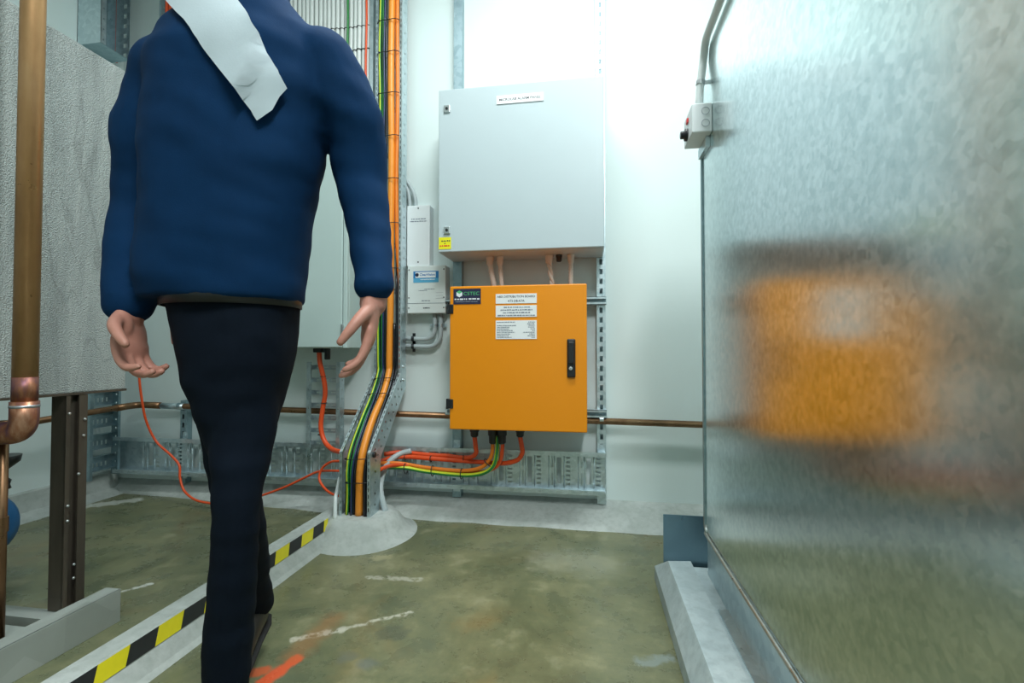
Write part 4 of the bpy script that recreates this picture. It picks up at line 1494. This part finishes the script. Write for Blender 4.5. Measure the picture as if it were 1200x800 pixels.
def limb(m, pts, radii, sub=6, seg=18):
    sp = smooth(pts, sub)
    rr = []
    n = len(radii)
    for i in range(len(sp)):
        u = i / (len(sp) - 1) * (n - 1)
        k = min(int(u), n - 2)
        rr.append(radii[k] + (radii[k + 1] - radii[k]) * (u - k))
    m.tube(sp, rr, seg)
    m.ell(sp[0], (rr[0],) * 3)
    m.ell(sp[-1], (rr[-1],) * 3)


def remesh(m, name, voxel, mats, parent, smooth_it=4, wrinkle=None, label=None):
    me = m.mesh(name + '_raw', [])
    o = bpy.data.objects.new(name + '_raw', me)
    COL.objects.link(o)
    md = o.modifiers.new('r', 'REMESH')
    md.mode = 'VOXEL'
    md.voxel_size = voxel
    md.use_smooth_shade = True
    ms = o.modifiers.new('s', 'SMOOTH')
    ms.iterations = smooth_it
    ms.factor = .5
    dg = bpy.context.evaluated_depsgraph_get()
    dg.update()
    new = bpy.data.meshes.new_from_object(o.evaluated_get(dg))
    bpy.data.objects.remove(o)
    base = wloc(parent)
    if wrinkle:
        nm = [v.normal.copy() for v in new.vertices]
        for v, nn in zip(new.vertices, nm):
            v.co += nn * wrinkle(v.co)
    for v in new.vertices:
        v.co -= base
    new.name = name
    new.materials.clear()
    for q in mats:
        new.materials.append(M[q])
    for p in new.polygons:
        p.use_smooth = True
    ob_ = bpy.data.objects.new(name, new)
    COL.objects.link(ob_)
    ob_.parent = parent
    if label:
        ob_['label'] = label
    return ob_


D0 = .97
Q = lambda px, py, d=D0: atD(px, py, d)
foot_front = atD(262, 870, .95)
per = thing('person', 'person in navy jacket and dark trousers walking past, pale band across chest', 'person', (foot_front.x, foot_front.y, 0))

neck = Q(288, -8)
chest = Q(288, 120)
belly = Q(268, 250)
pelv = Q(268, 370)
shL, shR = Q(193, 88), Q(388, 74)
elL, wrL = Q(172, 238, 1.0), Q(150, 366, .93)
elR, wrR = Q(424, 212, 1.02), Q(438, 350, .94)
hipF, knF, anF = Q(284, 400, .97), Q(278, 600, .91), Q(263, 845, .945)
hipB, knB, anB = Q(270, 400, 1.01), Q(280, 585, 1.07), Q(300, 712, 1.34)

body = MB()
# torso
ux, uy = CR, CF
for_t = [(pelv - UP * .06, .095, .08), (pelv + UP * .03, .105, .085), (belly, .12, .09), (chest - UP * .05, .14, .10), (chest + UP * .06, .145, .095), (Q(289, 45), .12, .07), (Q(289, 18), .058, .055)]
ring_loft(body, [(c, a, b, ux, uy) for c, a, b in for_t])
limb(body, [Q(289, 34), neck, Q(289, -55)], [.058, .056, .056])
# head
hc = Q(291, -125) + CF * .015
HM = Matrix((CR, CF, UP)).transposed()
body.ell(hc + UP * .035, (.074, .095, .098), HM)
body.ell(hc - UP * .035 + CF * .022, (.058, .072, .085), HM)
body.ell(hc - UP * .098 + CF * .062, (.026, .022, .018), HM)
limb(body, [hc + UP * .028 + CF * .088, hc + UP * .0 + CF * .108, hc - UP * .018 + CF * .112], [.009, .012, .015], 3, 10)
body.ell(hc - UP * .056 + CF * .089, (.024, .010, .006), HM)
body.ell(hc - UP * .068 + CF * .087, (.021, .010, .007), HM)
for s_ in (-1, 1):
    body.ell(hc + CR * .078 * s_ - UP * .005 - CF * .005, (.010, .020, .032), HM)
    body.ell(hc + CR * .032 * s_ + UP * .036 + CF * .085, (.026, .010, .007), HM)
# arms
limb(body, [shL, elL, wrL], [.050, .040, .026])
limb(body, [shR, elR, wrR], [.050, .040, .026])
# legs
limb(body, [hipF, Q(284, 500, .945), knF, Q(270, 725, .925), anF], [.056, .046, .034, .034, .028])
limb(body, [hipB, Q(274, 500, 1.04), knB, Q(290, 650, 1.2), anB], [.056, .046, .034, .034, .028])


def hand(m, wrist, d, n, thumb, curl=.5, L=.185):
    """d finger direction, n palm normal (towards which fingers curl), thumb side"""
    d = V(d).normalized()
    n = (V(n) - d * V(n).dot(d)).normalized()
    s_ = V(thumb)
    s_ = (s_ - d * s_.dot(d) - n * s_.dot(n)).normalized()
    Mx = Matrix((s_, n, d)).transposed()
    pl = L * .5
    limb(m, [wrist - d * .03, wrist + d * .01], [.027, .026], 2, 14)
    m.ell(wrist + d * pl * .5, (.038, .016, pl * .60), Mx)
    m.ell(wrist + d * pl * .75, (.041, .015, pl * .35), Mx)
    m.ell(wrist + d * pl * .35 + s_ * .022 + n * .008, (.018, .015, .032), Mx)
    for k, (off, ln, sp) in enumerate(((.030, .072, .10), (.0105, .080, .03), (-.0095, .075, -.05), (-.029, .060, -.14))):
        base = wrist + d * (pl * (.98 if k in (1, 2) else .92)) + s_ * off
        p = [base - d * .02]
        dirv = (d + s_ * sp).normalized()
        ang = 0
        q = base
        p.append(q)
        for j, fr in enumerate((.45, .30, .25)):
            ang += curl * (.5 + .25 * j) * (1 + .08 * k)
            q = q + (dirv * math.cos(ang) + n * math.sin(ang)) * ln * fr
            p.append(q)
        limb(m, p, [.0095, .0096, .0086, .0078, .0065], 3, 12)
    b = wrist + d * pl * .25 + s_ * .026 + n * .004
    t1 = b + (d * .62 + s_ * .62 + n * .35).normalized() * .042
    t2 = t1 + (d * .85 + s_ * .25 + n * .45).normalized() * .032
    t3 = t2 + (d * .9 + s_ * .0 + n * .5).normalized() * .024
    limb(m, [b, t1, t2, t3], [.0135, .0115, .0098, .0078], 3, 12)


# image-right hand hangs straight down, palm towards the body
hand(body, wrR, -UP * 1 + CR * .02 + CF * .12 - CR * .12, -CR * .8 + CF * .25, CF, .42)
# image-left hand swings forward, fingers curled across to the right
hand(body, wrL, -UP * .9 + CR * .28 + CF * .25, CR * .95 + CF * .1, CF * 1.0 + UP * .2, .62)
bodyo = remesh(body, 'body', .0042, ['skin'], per, 3)
# face details
for s_ in (-1, 1):
    c = hc + CR * .031 * s_ + UP * .014 + CF * .0785
    m = MB().ell(c, (.0118, .0118, .0072), HM)
    e = part('eye', m, 'eye_white', per)
    m = MB().ell(c + CF * .0085, (.0055, .0042, .0058), HM)
    part('iris', m, 'iris', e)
    part('eyebrow', MB().tube(smooth([hc + CR * .016 * s_ + UP * .040 + CF * .096, hc + CR * .034 * s_ + UP * .046 + CF * .093, hc + CR * .05 * s_ + UP * .040 + CF * .082], 4), .004, 8), 'hair', per)
hm = MB()
hm.ell(hc + UP * .05 - CF * .022, (.084, .098, .094), HM)
hm.ell(hc + UP * .01 - CF * .055, (.074, .060, .09), HM)
remesh(hm, 'hair', .005, ['hair'], per, 3, lambda p: .004 * noise.noise(p * 60))

# jacket
jk = MB()
rj = [(Q(262, 354) , .150, .115), (Q(263, 330), .155, .120), (Q(269, 270), .156, .122), (Q(276, 190), .165, .128), (Q(284, 125), .175, .130), (Q(288, 85), .178, .120), (Q(290, 50), .160, .100), (Q(290, 25), .115, .085), (Q(290, 2), .082, .078), (Q(290, -12), .074, .074)]
ring_loft(jk, [(c, a, b, ux, uy) for c, a, b in rj], 36)
limb(jk, [shL + CR * .02, Q(180, 160, .985), elL, Q(160, 310, .965), wrL + UP * .022], [.072, .070, .060, .053, .045])
limb(jk, [shR - CR * .02, Q(412, 140, .995), elR, Q(434, 285, .98), wrR + UP * .03], [.068, .064, .052, .043, .038])


def wr(p):
    q = V((p.x * 5, p.y * 5, p.z * 11))
    f = .007 * noise.noise(q) + .004 * noise.noise(V((p.x * 14 + p.z * 9, p.y * 14, p.z * 22)))
    return f


jko = remesh(jk, 'jacket', .006, ['navy'], per, 6, wr, 'navy blue long sleeved jacket')
from mathutils.bvhtree import BVHTree
jb = wloc(jko)
jbvh = BVHTree.FromPolygons([v.co + jb for v in jko.data.vertices], [tuple(p.vertices) for p in jko.data.polygons])
# collar
m = MB()
K = 28
P = []
for j, (rr, zz_) in enumerate(((.078, -.035), (.079, .0), (.083, .022), (.080, .025), (.072, .0))):
    for k in range(K):
        a = 2 * math.pi * k / K
        P.append(Q(290, -12) + CR * rr * math.cos(a) + CF * rr * math.sin(a) * .95 + UP * (zz_ - .012 * max(0, math.sin(a))))
m.add(P, [(j * K + k, j * K + (k + 1) % K, (j + 1) * K + (k + 1) % K, (j + 1) * K + k) for j in range(4) for k in range(K)], 0, True)
part('collar', m, 'navy', per)

# trousers
tr_ = MB()
ring_loft(tr_, [(Q(274, 330), .122, .098, ux, uy), (Q(277, 370), .114, .105, ux, uy), (Q(279, 415), .102, .102, ux, uy), (Q(279, 450), .088, .095, ux, uy), (Q(279, 490), .068, .08, ux, uy), (Q(279, 530), .045, .055, ux, uy)], 30)
limb(tr_, [hipF + UP * .02, Q(284, 500, .945), knF, Q(270, 725, .925), anF - UP * .01], [.078, .058, .041, .043, .044])
limb(tr_, [hipB + UP * .02, Q(274, 500, 1.04), knB, Q(290, 650, 1.2), anB + UP * .02], [.078, .066, .050, .048, .048])


def wt(p):
    return .006 * noise.noise(V((p.x * 6, p.y * 6, p.z * 10))) + .004 * noise.noise(V((p.x * 12, p.y * 12, p.z * 26)))


remesh(tr_, 'trousers', .006, ['trouser'], per, 5, wt, 'dark navy trousers')
m = MB()
K = 36
P = []
for zz_, rr in ((-.018, 1.0), (-.018, 1.03), (.018, 1.03), (.018, 1.0)):
    for k in range(K):
        a = 2 * math.pi * k / K
        P.append(Q(274, 350) + CR * .126 * rr * math.cos(a) + CF * .112 * rr * math.sin(a) + UP * zz_)
m.add(P, [(j * K + k, j * K + (k + 1) % K, (j + 1) * K + (k + 1) % K, (j + 1) * K + k) for j in range(3) for k in range(K)], 0, True)
part('belt', m, 'black', per)


# shoes
def shoe(ankle, fwd, pitch):
    fwd = V(fwd).normalized()
    side = fwd.cross(UP).normalized()
    heel = V((ankle.x, ankle.y, 0)) - fwd * .06
    f2 = (fwd * math.cos(pitch) - UP * math.sin(pitch))
    u2 = (UP * math.cos(pitch) + fwd * math.sin(pitch))
    toe = V((ankle.x, ankle.y, 0)) + fwd * .19
    org = toe - f2 * .27          # heel point of the sole
    org.z = max(0, math.sin(pitch) * .25)
    m = MB()
    rings = []
    for u, w, h0, h1 in ((0.0, .022, .012, .075), (.03, .034, .012, .098), (.09, .037, .012, .096), (.15, .042, .012, .070), (.21, .045, .012, .055), (.25, .036, .012, .046), (.275, .012, .014, .032)):
        c = org + f2 * u + u2 * ((h0 + h1) / 2)
        rings.append((c, w, (h1 - h0) / 2, side, u2))
    ring_loft(m, rings, 20)
    sm = MB()
    rings = []
    for u, w in ((-.004, .024), (.03, .037), (.09, .038), (.15, .044), (.21, .047), (.25, .039), (.279, .014)):
        c = org + f2 * u + u2 * .007
        rings.append((c, w, .007, side, u2))
    ring_loft(sm, rings, 20)
    s_ = part('shoe', m, 'shoe', per)
    part('sole', sm, 'sole', s_)


shoe(anF, CF + CR * .05, 0.0)
shoe(anB + CF * .02, CF + CR * .05, .32)

# pale band made up for a motion-blurred streak diagonally across the chest
m = MB()
cl = [neck - CR * .085 - CF * .10 - UP * .13, neck - CR * .095 - CF * .07 - UP * .05, neck - CR * .100 - CF * .01 - UP * .015, neck - CR * .086 + CF * .06 - UP * .02, Q(257, 24, .86), Q(270, 46, .84), Q(296, 80, .825), Q(323, 115, .82)]
cs = smooth(cl, 6)
P = []
n = len(cs)
for i, c in enumerate(cs):
    tg = (cs[min(i + 1, n - 1)] - cs[max(i - 1, 0)]).normalized()
    ww = min(1, max(0, (i / (n - 1) - .3) / .25))
    wv = (CR * .80 + UP * .52) * ww + CR * (1 - ww)
    wv = (wv - tg * wv.dot(tg)).normalized()
    hw = .056 - .012 * (i / (n - 1))
    for u in (-1, -.5, 0, .5, 1):
        q = c + wv * hw * u
        hit, nn, ix, ds = jbvh.find_nearest(q)
        if hit is not None:
            sd = (q - hit).dot(nn)
            gap = .010 + .004 * (1 - u * u)
            if sd < gap or ds > .03:
                q = hit + nn * gap
        P.append(q)
Fs = [(i * 5 + j, i * 5 + j + 1, (i + 1) * 5 + j + 1, (i + 1) * 5 + j) for i in range(n - 1) for j in range(4)]
m.add(P, Fs, 0, True)
part('streak_band', m, 'streak_band', per, label='pale grey white cloth band replacing a motion streak across the chest')

# ------------------------------------------------------------------ lights
def area(name, loc, rot, sx, sy, power, col=(1, 1, 1)):
    d = bpy.data.lights.new(name, 'AREA')
    d.shape = 'RECTANGLE'
    d.size, d.size_y = sx, sy
    d.energy = power
    d.color = col
    o = bpy.data.objects.new(name, d)
    COL.objects.link(o)
    o.location = loc
    o.rotation_euler = rot
    return o


area('ceiling_lamp', (-.1, 1.35, ZC - .03), (0, 0, 0), 1.3, .28, 50, (.93, 1.0, 1.0))
area('ceiling_lamp', (.45, -.75, ZC - .03), (0, 0, 0), .3, 1.4, 88, (.95, 1.0, 1.0))
area('ceiling_lamp', (-2.1, .9, ZC - .03), (0, 0, 0), .3, 1.2, 3, (.9, 1.0, 1.0))
w = bpy.data.worlds.new('world')
SC.world = w
w.use_nodes = True
w.node_tree.nodes['Background'].inputs[0].default_value = (.75, .9, .95, 1)
w.node_tree.nodes['Background'].inputs[1].default_value = 0.03

SC.view_settings.view_transform = 'Standard'
SC.view_settings.look = 'None'
SC.view_settings.exposure = 0.0
SC.cycles.max_bounces = 10
SC.cycles.use_denoising = True
